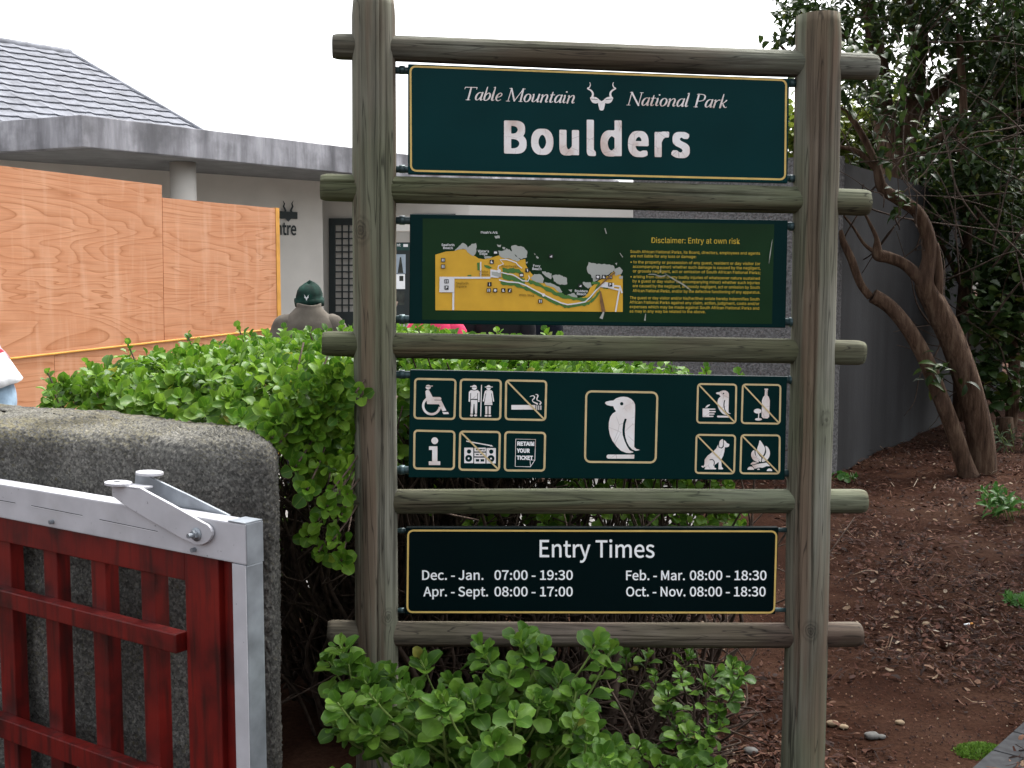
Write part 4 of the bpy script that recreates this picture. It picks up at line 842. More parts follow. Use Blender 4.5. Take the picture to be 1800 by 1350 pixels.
def pier():
    H = 1.172; plan = [Vector((-.622, 2.985, 0)), Vector((-1.52, 3.37, 0)), Vector((-2.9, 3.94, 0)), Vector((-3.0, 4.5, 0)), Vector((-1.62, 3.98, 0)), Vector((-.715, 3.47, 0))]
    # rounded outline, dense on the faces in view
    out = []; n = len(plan)
    for i in range(n):
        p, q = plan[i], plan[(i + 1) % n]; L = (q - p).length; st = .006 if i in (0, 5) else (.012 if i == 1 else .03); k = max(2, int(L / st))
        out += [p.lerp(q, j / k) for j in range(k)]
    # smooth the corners
    P = np.array([(p.x, p.y) for p in out]); 
    for _ in range(260):
        Q = (np.roll(P, 1, 0) + np.roll(P, -1, 0)) / 2; P = P * .5 + Q * .5
    d = np.roll(P, -1, 0) - np.roll(P, 1, 0); d /= np.linalg.norm(d, axis=1)[:, None]; nr = np.stack([-d[:, 1], d[:, 0]], -1)
    cen = P.mean(0); 
    if ((P - cen) * nr).sum() < 0: nr = -nr
    # middle line for the top
    ml = [Vector((-.84, 3.25, 0)), Vector((-1.57, 3.68, 0)), Vector((-2.8, 4.2, 0))]
    def mid(x, y):
        best = None
        for a, b in zip(ml, ml[1:]):
            e = b - a; t = max(0, min(1, (Vector((x, y, 0)) - a).dot(e) / e.dot(e))); q = a + e * t; dd = (q - Vector((x, y, 0))).length
            if best is None or dd < best[0]: best = (dd, q)
        return best[1]
    M = np.array([(mid(x, y).x, mid(x, y).y) for x, y in P])
    rings = []; r = .065; MD = M - P; LN = np.linalg.norm(MD, axis=1)[:, None]; MD = MD / LN
    for z in np.arange(-.05, H - r, .0075): rings.append((P, np.full(len(P), z), nr, 0))
    for k in range(1, 19):
        th = k / 18 * math.pi / 2; rings.append((P + MD * (r * (1 - math.cos(th))), np.full(len(P), H - r + r * math.sin(th)), nr * math.cos(th), math.sin(th)))
    top = P + MD * r
    for k in range(1, 41):
        t = k / 40; rings.append((top * (1 - t) + M * t, np.full(len(P), H + .012 * math.sin(t * 1.5)), nr * 0, 1))
    V = []
    for Q, Z, nn, nz in rings:
        for (x, y), z, (ax, ay) in zip(Q, Z, nn):
            v3 = Vector((x, y, z)); dd = noise.voronoi(v3 * 105)[0]; h = .008 * (dd[1] - dd[0]) - .010 * max(0, dd[0] - .25) + .006 * noise.noise(v3 * 9) + .020 * noise.noise(v3 * 2.2)
            V.append((x + ax * h, y + ay * h, z + nz * h))
    m_ = len(P); q = np.arange(len(rings) - 1)[:, None] * m_; i = np.arange(m_)[None, :]; j = (i + 1) % m_
    return np.array(V), np.stack([q + i, q + j, q + m_ + j, q + m_ + i], -1).reshape(-1, 4)
pv, pf = pier(); tag(np_mesh('gate_pier', pv, pf, stone(), None, True), 'low rough pebbled grey stone wall with rounded top behind the red gate', 'stone wall')
# ================================================================== GATE
STEEL = plain('white_painted_steel', (.43, .43, .455), .45, .5, var=.10, scale=12, bmp=.08)
t_ = STEEL.node_tree; b0 = t_.nodes['Principled BSDF']; c0_ = b0.inputs['Base Color'].links[0].from_socket; n0 = tex(t_, 'Noise', 70, Detail=4.0); n1 = tex(t_, 'Noise', 9, Detail=5.0)
c0_ = mixc(t_, ramp(t_, n0.outputs[0], [(.70, 0), (.72, .8)]), c0_, (.2, .2, .21)); t_.links.new(mixc(t_, ramp(t_, n1.outputs[0], [(.55, 0), (.75, .3)]), c0_, (.32, .30, .27)), b0.inputs['Base Color'])
GALV = plain('galvanised_steel', (.24, .265, .29), .4, .6, .35, var=.3, scale=14, bmp=.1)
def redwood():
    m, t, b = newmat('red_stained_wood'); n = tex(t, 'Noise', 7, (1, 1, 1), Detail=6.0); g = tex(t, 'Noise', 1.0, (40, 40, 4), Detail=5.0)
    c = ramp(t, n.outputs[0], [(.3, (.018, .002, .0015)), (.46, (.10, .004, .003)), (.7, (.155, .007, .004))]); c = mixc(t, ramp(t, g.outputs[0], [(.3, .75), (.5, 0)]), c, (.018, .003, .0025))
    t.links.new(c, b.inputs['Base Color']); spec(b, .45, .4); bump(t, b, g.outputs[0], .3, .003); return m
RED = redwood()
G0 = up(at(432, 940, 2.67), 0); gd = Vector((-.832, .555, 0)); GPL = VPlane(G0.xy, (G0 + gd).xy); gn = GPL.n
def gp(a, z, n=0): return G0 + gd * a + gn * n + Vector((0, 0, z))
def gbox(m, a0, a1, z0, z1, n0, n1): return m.hexa([gp(a0, z0, n1), gp(a1, z0, n1), gp(a1, z0, n0), gp(a0, z0, n0)], [gp(a0, z1, n1), gp(a1, z1, n1), gp(a1, z1, n0), gp(a0, z1, n0)])
GATE = thing('gate', G0 + gd * .8, 'red slatted wooden gate in a white steel frame standing before the stone wall', 'gate')
FR = gbox(MB(), .001, 2.2, .931, 1.03, -.055, 0).build('top_beam', STEEL, GATE, False, .004)
gbox(MB(), 0, .047, -.0, .9305, -.055, .0005).build('end_post', GALV, GATE, False, .004)
gbox(MB(), 2.101, 2.199, 0, .9305, -.056, .0008).build('end_post', GALV, GATE, False, .004)
gbox(MB(), .001, .0465, .05, .9302, 0.0006, .0025).build('front_plate', STEEL, GATE)
gbox(MB(), 0.002, .06, 1.0303, 1.0335, -.056, .001).build('corner_plate', GALV, GATE)
gbox(MB(), -.002, -.0005, .931, 1.03, -.054, -.001).build('end_cap', GALV, GATE)
gbox(MB(), .0475, 2.2, .055, .13, -.055, 0).build('bottom_beam', STEEL, GATE, False, .004)
SLOT = plain('dark_slot', (.04, .04, .045), .8, .2, bmp=0); SLIT = plain('pale_edge', (.62, .62, .64), .5, .3, bmp=0)
def gpx(px, py, n=0): return GPL.hit(px, py, n)
for (x0, y0, x1, y1) in ((175, 913.5, 277, 934.5), (55, 889, 145, 906.5), (-40, 873, 27, 884.5), (308, 940.5, 332, 945.5)):
    MB().quad(gpx(x0, y0 - .9, .0012), gpx(x1, y1 - .9, .0012), gpx(x1, y1 + .3, .0012), gpx(x0, y0 + .3, .0012)).build('weld_slot', SLOT, FR)
    MB().quad(gpx(x0, y0 + .4, .0014), gpx(x1, y1 + .4, .0014), gpx(x1, y1 + 1.5, .0014), gpx(x0, y0 + 1.5, .0014)).build('weld_edge', SLIT, FR)
for (x, y) in ((93.5, 917), (343, 966)):
    p = gpx(x, y, 0); MB().tube([p, p + gn * .012], .006, 6).build('bolt', GALV, FR)
# red lattice
gbox(MB(), .112, .235, .12, .93, -.045, -.012).build('stile', RED, GATE, False, .003)
gbox(MB(), .0475, .1115, .131, .9303, -.05, -.03).build('filler_strip', RED, GATE)
gbox(MB(), .2355, 2.1, .857, .9295, -.045, -.012).build('rail', RED, GATE, False, .003)
gbox(MB(), .247, 2.1, .672, .722, -.026, .012).build('rail', RED, GATE, False, .003)
gbox(MB(), .247, 2.1, .275, .335, -.026, .012).build('rail', RED, GATE, False, .003)
def a_of(px): p = gpx(px, 1000, -.0265); return (p - G0).dot(gd)
sl = [(247, 272), (160, 185), (77, 100), (-6, 19)]
sl += [(x0 - 76 * k, x1 - 76 * k) for k in (1, 2, 3, 4, 5) for x0, x1 in [(-6, 19)]]
for x0, x1 in sl: gbox(MB(), a_of(x1), a_of(x0), .133, .856, -.07, -.0265).build('slat', RED, GATE, False, .003)
# hinge fork: two arms bolted through the beam
def arm(nl, poly, th, mat): MB().prism([gpx(x, y, nl) for x, y in poly], gn * -th).build('latch_arm', mat, GATE, False, .0015)
arc = [(349 + 23 * math.cos(R(a)), 938 + 20 * math.sin(R(a))) for a in range(-70, 131, 20)]
arm(.012, [(246, 858), (300, 887)] + arc + [(316, 945), (262, 914), (226, 893), (197, 872), (196, 852)], .009, STEEL)
arm(-.062, [(238, 832), (262, 838), (330, 870), (402, 906), (400, 925), (330, 905), (236, 862)], .008, GALV)
MB().prism([gpx(x, y, .012) for x, y in ((196, 852), (246, 858), (246, 861), (196, 855))], gn * -.04).build('tab', STEEL, GATE)
def tab(cx, cy, rx, n0, mat):
    c = gpx(cx, cy, n0); pts = []
    for k in range(18): a = k / 18 * 6.283; pts.append(c + gd * (math.cos(a) * rx) + gn * (math.sin(a) * .03))
    MB().prism(pts, (0, 0, .007)).build('latch_tab', mat, GATE, False, .001)
    return c
c = tab(208, 852, .042, .004, STEEL); MB().tube([c + gd * .006 + Vector((0, 0, .0072)), c + gd * .006 + Vector((0, 0, .0078))], .009, 12).build('latch_hole', SLOT, GATE)
tab(263, 834, .042, -.055, STEEL)
p = gpx(346, 939, .012); MB().tube([p, p + gn * .004], .017, 16).build('washer', GALV, GATE, True); MB().tube([p + gn * .004, p + gn * .014], .011, 6).build('nut', GALV, GATE); MB().tube([p + gn * .014, p + gn * .028], .006, 10).build('bolt', GALV, GATE)
# ================================================================== PLANTS
HLEAF = leafmat('hedge_leaf', [(0, (.035, .105, .008)), (.35, (.07, .17, .012)), (.7, (.115, .235, .018)), (.985, (.17, .30, .03)), (1, (.30, .25, .04))], (.26, .37, .05), .36, .45, .25)
BLEAF = leafmat('shrub_leaf', [(0, (.033, .09, .009)), (.5, (.070, .168, .016)), (.985, (.135, .25, .03)), (1, (.22, .18, .04))], (.16, .26, .05), .3, .45, .25)
DLEAF = leafmat('dark_tree_leaf', [(0, (.014, .030, .010)), (.5, (.028, .056, .013)), (.9, (.052, .09, .017)), (1, (.12, .135, .022))], (.045, .08, .02), .25, .45, .2)
YLEAF = leafmat('yellow_green_leaf', [(0, (.06, .10, .015)), (1, (.20, .24, .03))], (.2, .25, .05), .35, .45, .3)
GLEAF = leafmat('weed_leaf', [(0, (.03, .10, .015)), (1, (.07, .19, .03))], (.12, .22, .05), .3, .45, .3)
GREYLEAF = leafmat('grey_green_leaf', [(0, (.06, .09, .05)), (1, (.12, .16, .09))], (.16, .2, .12), .2, .6, .2)
TWIG = plain('twig', (.060, .042, .032), .9, .2, var=.5, scale=30, bmp=.4); GSTEM = plain('green_stem', (.14, .20, .05), .6, .3, var=.3, scale=20, bmp=0)
def bark():
    m, t, b = newmat('bark'); n = tex(t, 'Noise', 1.0, (26, 26, 3.5), Detail=8.0, Roughness=.7); g = tex(t, 'Noise', 2.5, Detail=4.0)
    c = ramp(t, n.outputs[0], [(.32, (.022, .012, .008)), (.5, (.075, .045, .029)), (.7, (.15, .105, .072))]); c = mixc(t, ramp(t, g.outputs[0], [(.5, 0), (.7, .5)]), c, (.070, .044, .033))
    t.links.new(c, b.inputs['Base Color']); spec(b, .95, .15); bump(t, b, n.outputs[0], .9, .02); return m
BARK = bark()
rg = random.Random(11)
# ---- hedge
HX = [-1.8, -1.65, -1.4, -1.0, -.5, 0, .4, .7, .9]; HZ = [1.20, 1.24, 1.29, 1.345, 1.37, 1.32, 1.25, 1.15, 1.0]
EDGE = [(-1.78, 4.28), (-1.6, 4.08), (-1.13, 3.58), (-.66, 3.16), (-.52, 3.30), (-.42, 3.78), (.3, 3.85), (.88, 4.0)]
def front_y(x): return float(np.interp(x, [p[0] for p in EDGE], [p[1] for p in EDGE]))
HEDGE = thing('hedge', (-.5, 4.4, 0), 'dense bright green hedge of spoon-shaped leaves overhanging the stone wall behind the sign', 'hedge')
L = Leaves(); tw = MB()
for k in range(1200):
    x = rg.uniform(-1.75, .88); f = front_y(x); y = rg.uniform(f, 5.25)
    if x < -1.3 and y > 5.25 + (x + 1.3): continue
    d = y - f; zt = float(np.interp(x, HX, HZ)); z = 1.20 + (zt - 1.20) * (1 - math.exp(-d / .22)) + rg.uniform(-.045, .035) + .03 * noise.noise(Vector((x * 4, y * 4, 0)))
    lean = math.exp(-d / .2); ax = Vector((rg.uniform(-.35, .35) - (.8 if x < -1.55 else 0), -1.1 * lean + rg.uniform(-.3, .3), 1.0 - .45 * lean))
    L.rosette(rg, (x, y, z), ax, rg.randint(7, 9), rg.uniform(.056, .080), .085)
for (px, py, Y) in ((84, 655, 4.15), (95, 690, 4.1), (155, 640, 4.2), (225, 605, 4.5), (170, 690, 4.0), (330, 590, 4.7), (420, 578, 4.7), (500, 580, 4.8), (545, 585, 4.5), (600, 575, 4.6), (610, 590, 4.3), (735, 578, 3.9), (712, 590, 3.9), (770, 590, 4.0), (875, 582, 4.3), (960, 585, 4.4), (985, 592, 4.4), (915, 596, 4.3), (1240, 650, 4.3), (1300, 660, 4.3), (1180, 645, 4.3)):
    p = at(px, py, Y); L.rosette(rg, p, (rg.uniform(-.5, .1), -.2, 1), 9, .055, .1); tw.tube([p, p + Vector((.06, .05, -.2))], .003, 5)
# hanging face between wall and post, thinning downwards
for k in range(200):
    px = rg.uniform(492, 606); py = rg.triangular(640, 850, 690)
    if px < 535 and py > 770: continue
    p = at(px, py, rg.uniform(3.22, 3.6)); L.rosette(rg, p, (rg.uniform(-.5, .5), -.9, .35), rg.randint(6, 8), rg.uniform(.048, .060), .07)
for (px, py) in ((560, 915), (600, 905), (545, 940), (585, 950), (560, 970), (600, 985), (575, 890), (610, 870), (585, 860), (540, 860), (520, 820), (625, 690), (490, 780), (478, 770)):
    p = at(px, py, rg.uniform(3.12, 3.22)); L.rosette(rg, p, (rg.uniform(-.5, .5), -.8, .3), rg.randint(6, 9), rg.uniform(.043, .056), .06)
    q = p + Vector((rg.uniform(.0, .12), .35, .25)); tw.tube(smooth_path([p, p.lerp(q, .5) + Vector((0, 0, -.04)), q], 4), .003, 5)
# face behind the boards, sparser, and dim leaves inside
for k in range(240):
    x = rg.uniform(-.42, .85); z = rg.uniform(.72, 1.25)
    if x < .1 and z < .98 and rg.random() < .75: continue
    L.rosette(rg, (x, front_y(x) + rg.uniform(-.02, .25), z), (rg.uniform(-.4, .4), -.9, .5), rg.randint(5, 8), rg.uniform(.042, .056), .08)
for k in range(3800):
    x = rg.uniform(-1.6, .8); y = rg.uniform(front_y(x) + .15, 5.2)
    z = rg.uniform(1.19, 1.33) if (y < 4.15 and x < -.6) else rg.uniform(.98, 1.24); a = Vector((rg.uniform(-1, 1), rg.uniform(-1, 1), rg.uniform(-.6, .6))); L.add((x, y, z), a, (rg.uniform(-.4, .4), rg.uniform(-.4, .4), 1), rg.uniform(.04, .06))
for k in range(1800):
    x = rg.uniform(-1.3, -.05); y = rg.uniform(4.9, 5.4); L.add((x, y, rg.uniform(.02, .95)), (rg.uniform(-1, 1), rg.uniform(-1, 1), rg.uniform(-.6, .6)), (rg.uniform(-1, 1), -1, rg.uniform(-.4, 1)), rg.uniform(.04, .06))
L.build('foliage', SPOON, HLEAF, HEDGE)
for k in range(620):
    x = (rg.uniform(-.75, .8) if k % 3 else rg.uniform(-1.5, .8)) if k < 330 else rg.uniform(-.85, -.15); y = rg.uniform(max(front_y(x), 3.75) + .05, 5.2) if x > -.7 else rg.uniform(4.2, 5.2)
    if x < -.45 and y < 3.9: continue
    P = [Vector((x, y, -.02))]; n = 6
    for i in range(1, n): P.append(P[-1] + Vector((rg.uniform(-.12, .12), rg.uniform(-.12, .1), rg.uniform(.12, .3))))
    P = [p for p in P if p.z < 1.2]
    if len(P) > 2:
        tw.tube(smooth_path(P, 3), lerp_list([rg.uniform(.006, .014), .003], 3 * (len(P) - 1) + 1), 5)
        for j in range(2):
            q = rg.choice(P[1:])
            if q.z > .85: continue
            tw.tube(smooth_path([q, q + Vector((rg.uniform(-.2, .2), rg.uniform(-.2, .2), rg.uniform(-.05, .2))), q + Vector((rg.uniform(-.4, .4), rg.uniform(-.3, .3), rg.uniform(0, .35)))], 3), lerp_list([.004, .002], 7), 4)
tw.build('branches', TWIG, HEDGE, True)
# ---- shrub in front of the sign
SHRUB = thing('shrub', (-.03, 2.95, 0), 'low green leafy shrub growing up in front of the bottom rail of the sign', 'shrub')
L = Leaves(); st = MB(); root = Vector((-.02, 2.98, 0))
def shoot(px, py, Y, n=9, size=.066, stemlen=.16, base=None, lean=None):
    p = at(px, py, Y); b = base or root + Vector((rg.uniform(-.25, .25), rg.uniform(-.1, .2), 0)); mid_ = p.lerp(b, .45) + Vector((rg.uniform(-.05, .05), rg.uniform(-.03, .05), .04))
    P = smooth_path([p, p.lerp(mid_, .35) + Vector((0, 0, -.02)), mid_, b], 5); st.tube(P, lerp_list([.0022, .005], len(P)), 6)
    ax = (P[0] - P[4]).normalized() + Vector((0, -.25, .2)) if lean is None else Vector(lean)
    L.rosette(rg, p, ax, n, size, .05, 5, 75)
    for j in (2, 4, 6, 8, 10):          # leaves down the stem
        if j < len(P) and rg.random() < .8:
            a = rg.random() * 6.28; o = Vector((math.cos(a), math.sin(a) * .8 - .3, rg.uniform(.0, .5))); L.add(P[j], o, (0, -.25, 1), size * rg.uniform(.75, 1.05))
for a in ((598, 1135, 2.95), (612, 1165, 2.93), (577, 1160, 3.0), (640, 1195, 2.9), (655, 1180, 2.95), (690, 1185, 2.95), (620, 1235, 2.85), (600, 1270, 2.8), (650, 1280, 2.75), (740, 1160, 3.05), (790, 1200, 3.0), (845, 1135, 2.95), (853, 1150, 2.9), (925, 1112, 2.95), (915, 1128, 2.9), (955, 1140, 2.9), (900, 1175, 2.85), (985, 1190, 2.9), (1050, 1130, 2.9), (1075, 1140, 2.95), (1015, 1210, 2.85), (1030, 1260, 2.8), (720, 1210, 2.85), (770, 1240, 2.8), (830, 1230, 2.8), (950, 1230, 2.8)): shoot(*a)
ex, ey = [560, 590, 650, 750, 830, 920, 1000, 1060, 1130], [1330, 1215, 1190, 1205, 1190, 1170, 1200, 1260, 1350]
for k in range(88):
    px = rg.uniform(570, 1110); top = float(np.interp(px, ex, ey)); py = top + abs(rg.gauss(0, 1)) * 70 + 10
    if py > 1440: continue
    shoot(px, py, rg.uniform(2.68, 3.12) - (py - 1200) / 2200, rg.randint(6, 9), rg.uniform(.040, .070))
L.build('foliage', SPOON, BLEAF, SHRUB); st.build('stem', GSTEM, SHRUB, True)
SH2 = thing('shrub', (.45, 3.45, 0), 'sparse straggly shrub with bare brown twigs between leafy shrub and far post', 'shrub')
L = Leaves(); st = MB()
for a in ((1195, 1180, 3.5), (1290, 1165, 3.55), (1262, 1180, 3.5), (1305, 1180, 3.5), (1240, 1200, 3.5), (1292, 1210, 3.45), (1175, 1215, 3.5), (1180, 1250, 3.5), (1265, 1245, 3.45), (1270, 1275, 3.4), (1190, 1275, 3.45), (1215, 1285, 3.4), (1245, 1290, 3.4), (1125, 1310, 3.2), (1135, 1325, 3.15), (1080, 1320, 3.1), (1240, 1320, 3.2), (1225, 1345, 3.1), (1260, 1340, 3.15), (1165, 1340, 3.1), (1195, 1350, 3.05), (1140, 1150, 3.7), (1100, 1150, 3.75), (1055, 1160, 3.6), (1150, 1190, 3.6), (1210, 1150, 3.7)):
    shoot(*a, n=7, size=rg.uniform(.045, .058), base=Vector((rg.uniform(.3, .6), 3.45 + rg.uniform(-.1, .2), 0)))
for k in range(120):
    x = rg.uniform(.2, .72); y = rg.uniform(3.55, 4.3); p = Vector((x, y, rg.uniform(.0, .1))); P = [p]
    for i in range(4): P.append(P[-1] + Vector((rg.uniform(-.14, .14), rg.uniform(-.1, .1), rg.uniform(-.02, .14) * (1.3 if k % 3 == 0 else .5))))
    st.tube(smooth_path(P, 3), lerp_list([rg.uniform(.003, .008), .0018], 13), 5)
for (px, py, q) in ((1085, 1140, 1075), (1140, 1190, 1142)):
    a, b_ = at(px, py, 4.0), at(q, py + 130, 3.8); st.tube([a, b_, up(b_, 0)], .018, 8)
L.build('foliage', SPOON, BLEAF, SH2); st.build('branches', TWIG, SH2, True)
# ---- trees
def trunk_mesh(m, pts, Y, seg=14, n=5, ridge=.12, seed=0):
    P = [at(p[0], p[1], Y if len(p) < 4 else p[3]) for p in pts]; rr = [p[2] * (Y if len(p) < 4 else p[3]) / F for p in pts]
    Q = smooth_path(P, n); r = lerp_list(rr, len(Q))
    m.tube(Q, r, seg, True, lambda a, i, k: r[i] * ridge * (noise.noise(Vector((math.cos(a) * 2.2 + seed, math.sin(a) * 2.2, i * .12))) + .5 * noise.noise(Vector((math.cos(a) * 6 + seed, math.sin(a) * 6, i * .1)))))
    return Q
def cloud(L, rng, boxes, size, droop=.5):
    for (cx, cy, rx, ry, Y0, Y1, n) in boxes:
        k = 0
        while k < n:
            u, v = rng.gauss(0, .55), rng.gauss(0, .55)
            if u * u + v * v > 1.4: continue
            Y = rng.uniform(Y0, Y1); c = at(cx + u * rx, cy + v * ry, Y)
            ax = Vector((rng.uniform(-1, 1), rng.uniform(-1, 1), rng.uniform(-.3, .9))).normalized(); c2 = rng.randint(5, 9)
            for j in range(c2):
                a = Vector((rng.gauss(0, .6), rng.gauss(0, .6), rng.gauss(-droop * .3, .5))) + ax * .5; p = c + Vector((rng.gauss(0, .07), rng.gauss(0, .07), rng.gauss(0, .07)))
                if p.z > .05: L.add(p, a, (rng.uniform(-.5, .5), rng.uniform(-.6, .3), 1), size * rng.uniform(.65, 1.15))
            k += c2
def twigs(m, rng, boxes, r0=.008):
    for (cx, cy, rx, ry, Y0, Y1, n) in boxes:
        for k in range(n):
            Y = rng.uniform(Y0, Y1); p = at(cx + rng.uniform(-rx, rx), cy + rng.uniform(-ry, ry), Y); d = Vector((rng.gauss(0, .25), rng.gauss(0, .15), rng.gauss(.08, .22)))
            P = [p]
            for i in range(4): d = d + Vector((rng.gauss(0, .07), rng.gauss(0, .05), rng.gauss(0, .07))); P.append(P[-1] + d)
            P = [q for q in P if q.z > .02]
            if min(900 + F * q.x / q.y for q in P) < 1372: continue
            if len(P) > 2: m.tube(smooth_path(P, 3), lerp_list([r0 * rng.uniform(.5, 1.2), r0 * .25], 3 * (len(P) - 1) + 1), 5)
def tree(label, base, trunks, Y, crown, leaf, lsize, tw_boxes=(), tmpl=LANCE, seed=1, name='tree', cat='tree', rid=.12, tr=.008):
    t = thing(name, base, label, cat, 'trees and shrubs by the dark wall'); rng = random.Random(seed)
    m = MB()
    for i, q in enumerate(trunks): trunk_mesh(m, q, Y, 14, 5, rid, seed + i)
    tm = m.build('trunk', BARK, t, True)
    if tw_boxes: b_ = MB(); twigs(b_, rng, tw_boxes, tr); b_.build('twigs', TWIG, t, True)
    if crown: L = Leaves(); cloud(L, rng, crown, lsize); L.build('crown', tmpl, leaf, t)
    return t
g = lambda px, py: on_ground(px, py)
tree('thick ridged tree leaning over with its limb bending back towards the sign post', g(1722, 832), [
  [(1724, 842, 27), (1726, 800, 23), (1717, 735, 22), (1697, 660, 22), (1670, 592, 21), (1645, 538, 20), (1626, 500, 17), (1633, 455, 12), (1630, 412, 12), (1613, 374, 11), (1582, 351, 11), (1552, 331, 10), (1541, 295, 7), (1525, 255, 6), (1502, 215, 5), (1478, 188, 4)],
  [(1646, 540, 10), (1650, 480, 8), (1644, 428, 6)], [(1624, 498, 12), (1592, 466, 10), (1562, 453, 10), (1543, 447, 11), (1541, 420, 4), (1530, 395, 3), (1518, 372, 2)], [(1545, 447, 5), (1520, 430, 3), (1500, 400, 2), (1482, 378, 2)], [(1541, 300, 5), (1510, 268, 5), (1475, 258, 3)]],
  9.7, [(1585, 268, 60, 50, 9.2, 9.9, 50), (1570, 345, 30, 12, 9.4, 9.6, 14), (1655, 655, 22, 25, 9.3, 9.8, 30), (1500, 130, 110, 80, 8.9, 10, 380)], DLEAF, .125, [(1545, 330, 70, 80, 9.3, 9.9, 34)], seed=3)
tree('smooth brown second trunk leaning from the same spot and sawn off halfway', g(1700, 832), [
  [(1704, 840, 18), (1690, 800, 15), (1672, 745, 14), (1650, 690, 14), (1626, 630, 13.5), (1598, 580, 13), (1565, 540, 13), (1535, 520, 13)], [(1530, 522, 7), (1512, 498, 7), (1496, 455, 7), (1482, 425, 6), (1476, 405, 5)]], 9.55, [], DLEAF, .12, (), seed=5, rid=.07)
tree('tall dark forked tree whose crown spreads over the top of the dark wall', at(1605, 660, 13.2) * 1, [
  [(1606, 660, 26), (1600, 560, 25), (1592, 450, 25), (1586, 335, 29), (1572, 272, 27), (1553, 200, 18), (1546, 120, 16), (1532, 40, 13), (1515, -60, 10)], [(1580, 290, 18), (1596, 225, 19), (1607, 160, 17), (1612, 80, 14), (1600, -40, 11)],
  [(1598, 215, 9), (1655, 152, 11), (1712, 102, 10), (1760, 52, 9), (1805, -15, 9)], [(1590, 292, 8), (1655, 240, 7), (1738, 206, 6), (1840, 196, 6)], [(1545, 120, 7), (1495, 70, 5), (1430, 30, 3)], [(1420, 140, 3), (1390, 100, 3), (1362, 70, 2)]],
  13.2, [(1560, 10, 150, 70, 12.2, 14, 950), (1440, 30, 60, 60, 12.4, 13.6, 260), (1660, 60, 130, 100, 12.2, 14.2, 1150), (1790, 60, 90, 110, 12.0, 14, 1200), (1375, 75, 24, 22, 12.8, 13.4, 42), (1395, 30, 22, 40, 12.6, 13.6, 66), (1620, -190, 260, 110, 11, 14, 2300), (1560, 170, 60, 60, 12.6, 13.8, 200)], DLEAF, .15, [(1650, 110, 160, 110, 12, 13.4, 60)], seed=8)
tree('slender dark tree with drooping leafy twigs at the edge of the mulch bed', at(1690, 640, 12.4) * 1, [[(1684, 740, 10), (1690, 560, 10), (1700, 420, 9), (1688, 320, 9), (1694, 200, 7), (1685, 60, 6)], [(1694, 420, 5), (1740, 350, 4), (1800, 300, 3)], [(1690, 500, 5), (1650, 420, 4), (1610, 380, 3)]],
  12.4, [(1720, 300, 110, 110, 11.6, 13, 1500), (1650, 400, 70, 90, 12, 13, 500), (1770, 420, 70, 130, 11.5, 13, 900)], DLEAF, .13, [(1700, 400, 120, 190, 11, 12.8, 60)], seed=13, tr=.011)
tree('small leafy tree with crooked stem standing before the short pale wall', g(1778, 745), [[(1776, 760, 11), (1783, 640, 10), (1771, 575, 8), (1752, 545, 6), (1745, 520, 4)], [(1780, 600, 6), (1800, 520, 5), (1805, 430, 4)]],
  11.8, [(1738, 560, 34, 34, 11.2, 12, 150), (1742, 660, 34, 50, 11.2, 12, 190), (1785, 500, 60, 80, 11.4, 12.4, 600), (1800, 640, 30, 100, 11.4, 12.2, 160)], DLEAF, .12, [(1760, 560, 60, 150, 11.2, 12.2, 40)], OVAL, 17)
tree('yellow-green sunlit tree showing through beyond the far sign post', at(1530, 480, 15.5) * 1, [[(1530, 560, 14), (1535, 380, 12), (1540, 250, 8), (1550, 190, 5)]], 15.5, [(1535, 250, 75, 75, 14.8, 16.4, 1400), (1450, 260, 60, 70, 15, 16.5, 500), (1392, 240, 26, 70, 15, 16, 240)], YLEAF, .12, (), OVAL, 19)
for i, (cx, cy, rx, ry, Y, lab) in enumerate([(1570, 400, 95, 150, 15.2, 'dark evergreen bush filling the gap over the dark wall'), (1690, 330, 110, 190, 16.0, 'tall dark evergreen thicket behind the slender trees'), (1810, 380, 110, 260, 15.0, 'dense dark evergreen bush at the far edge of the mulch bed'), (1830, 120, 100, 140, 14.5, 'dark high evergreen crown overhanging the far corner')]):
    tree(lab, at(cx, 600, Y) * 1, [[(cx, 700, 14), (cx + 8, cy + 20, 12), (cx - 5, cy - ry * .6, 6)]], Y, [(cx, cy, rx, ry, Y - .8, Y + .9, 2600)], DLEAF, .19, [(cx, cy, rx, ry, Y - 1.2, Y, 30)], OVAL, 31 + i, 'evergreen_shrub', 'shrub')
# an unseen tree added above the frame to shade the bed
SHADE_TREE = thing('tree', (6.6, 7.2, 0), 'spreading dark tree whose boughs hang over the mulch bed', 'tree', 'trees and shrubs by the dark wall'); rng = random.Random(77)
m = MB(); m.tube(smooth_path([(6.6, 7.2, -.05), (6.5, 7.3, 1.6), (6.2, 7.4, 3.0), (5.2, 7.6, 3.9), (3.8, 7.8, 4.3)], 5), lerp_list([.2, .17, .14, .09, .04], 21), 12); m.build('trunk', BARK, SHADE_TREE, True)
L = Leaves()
for k in range(3600):
    while True:
        x, y, z = rng.gauss(4.7, 1.3), rng.gauss(7.6, 1.2), rng.gauss(4.3, .45)
        if z > 1.75 + .275 * y + .1 and 2.3 < x < 8 and y > 4.6: break
    L.add((x, y, z), (rng.gauss(0, 1), rng.gauss(0, 1), rng.gauss(-.3, .4)), (rng.uniform(-.4, .4), rng.uniform(-.4, .4), 1), rng.uniform(.13, .22))
L.build('crown', OVAL, DLEAF, SHADE_TREE)
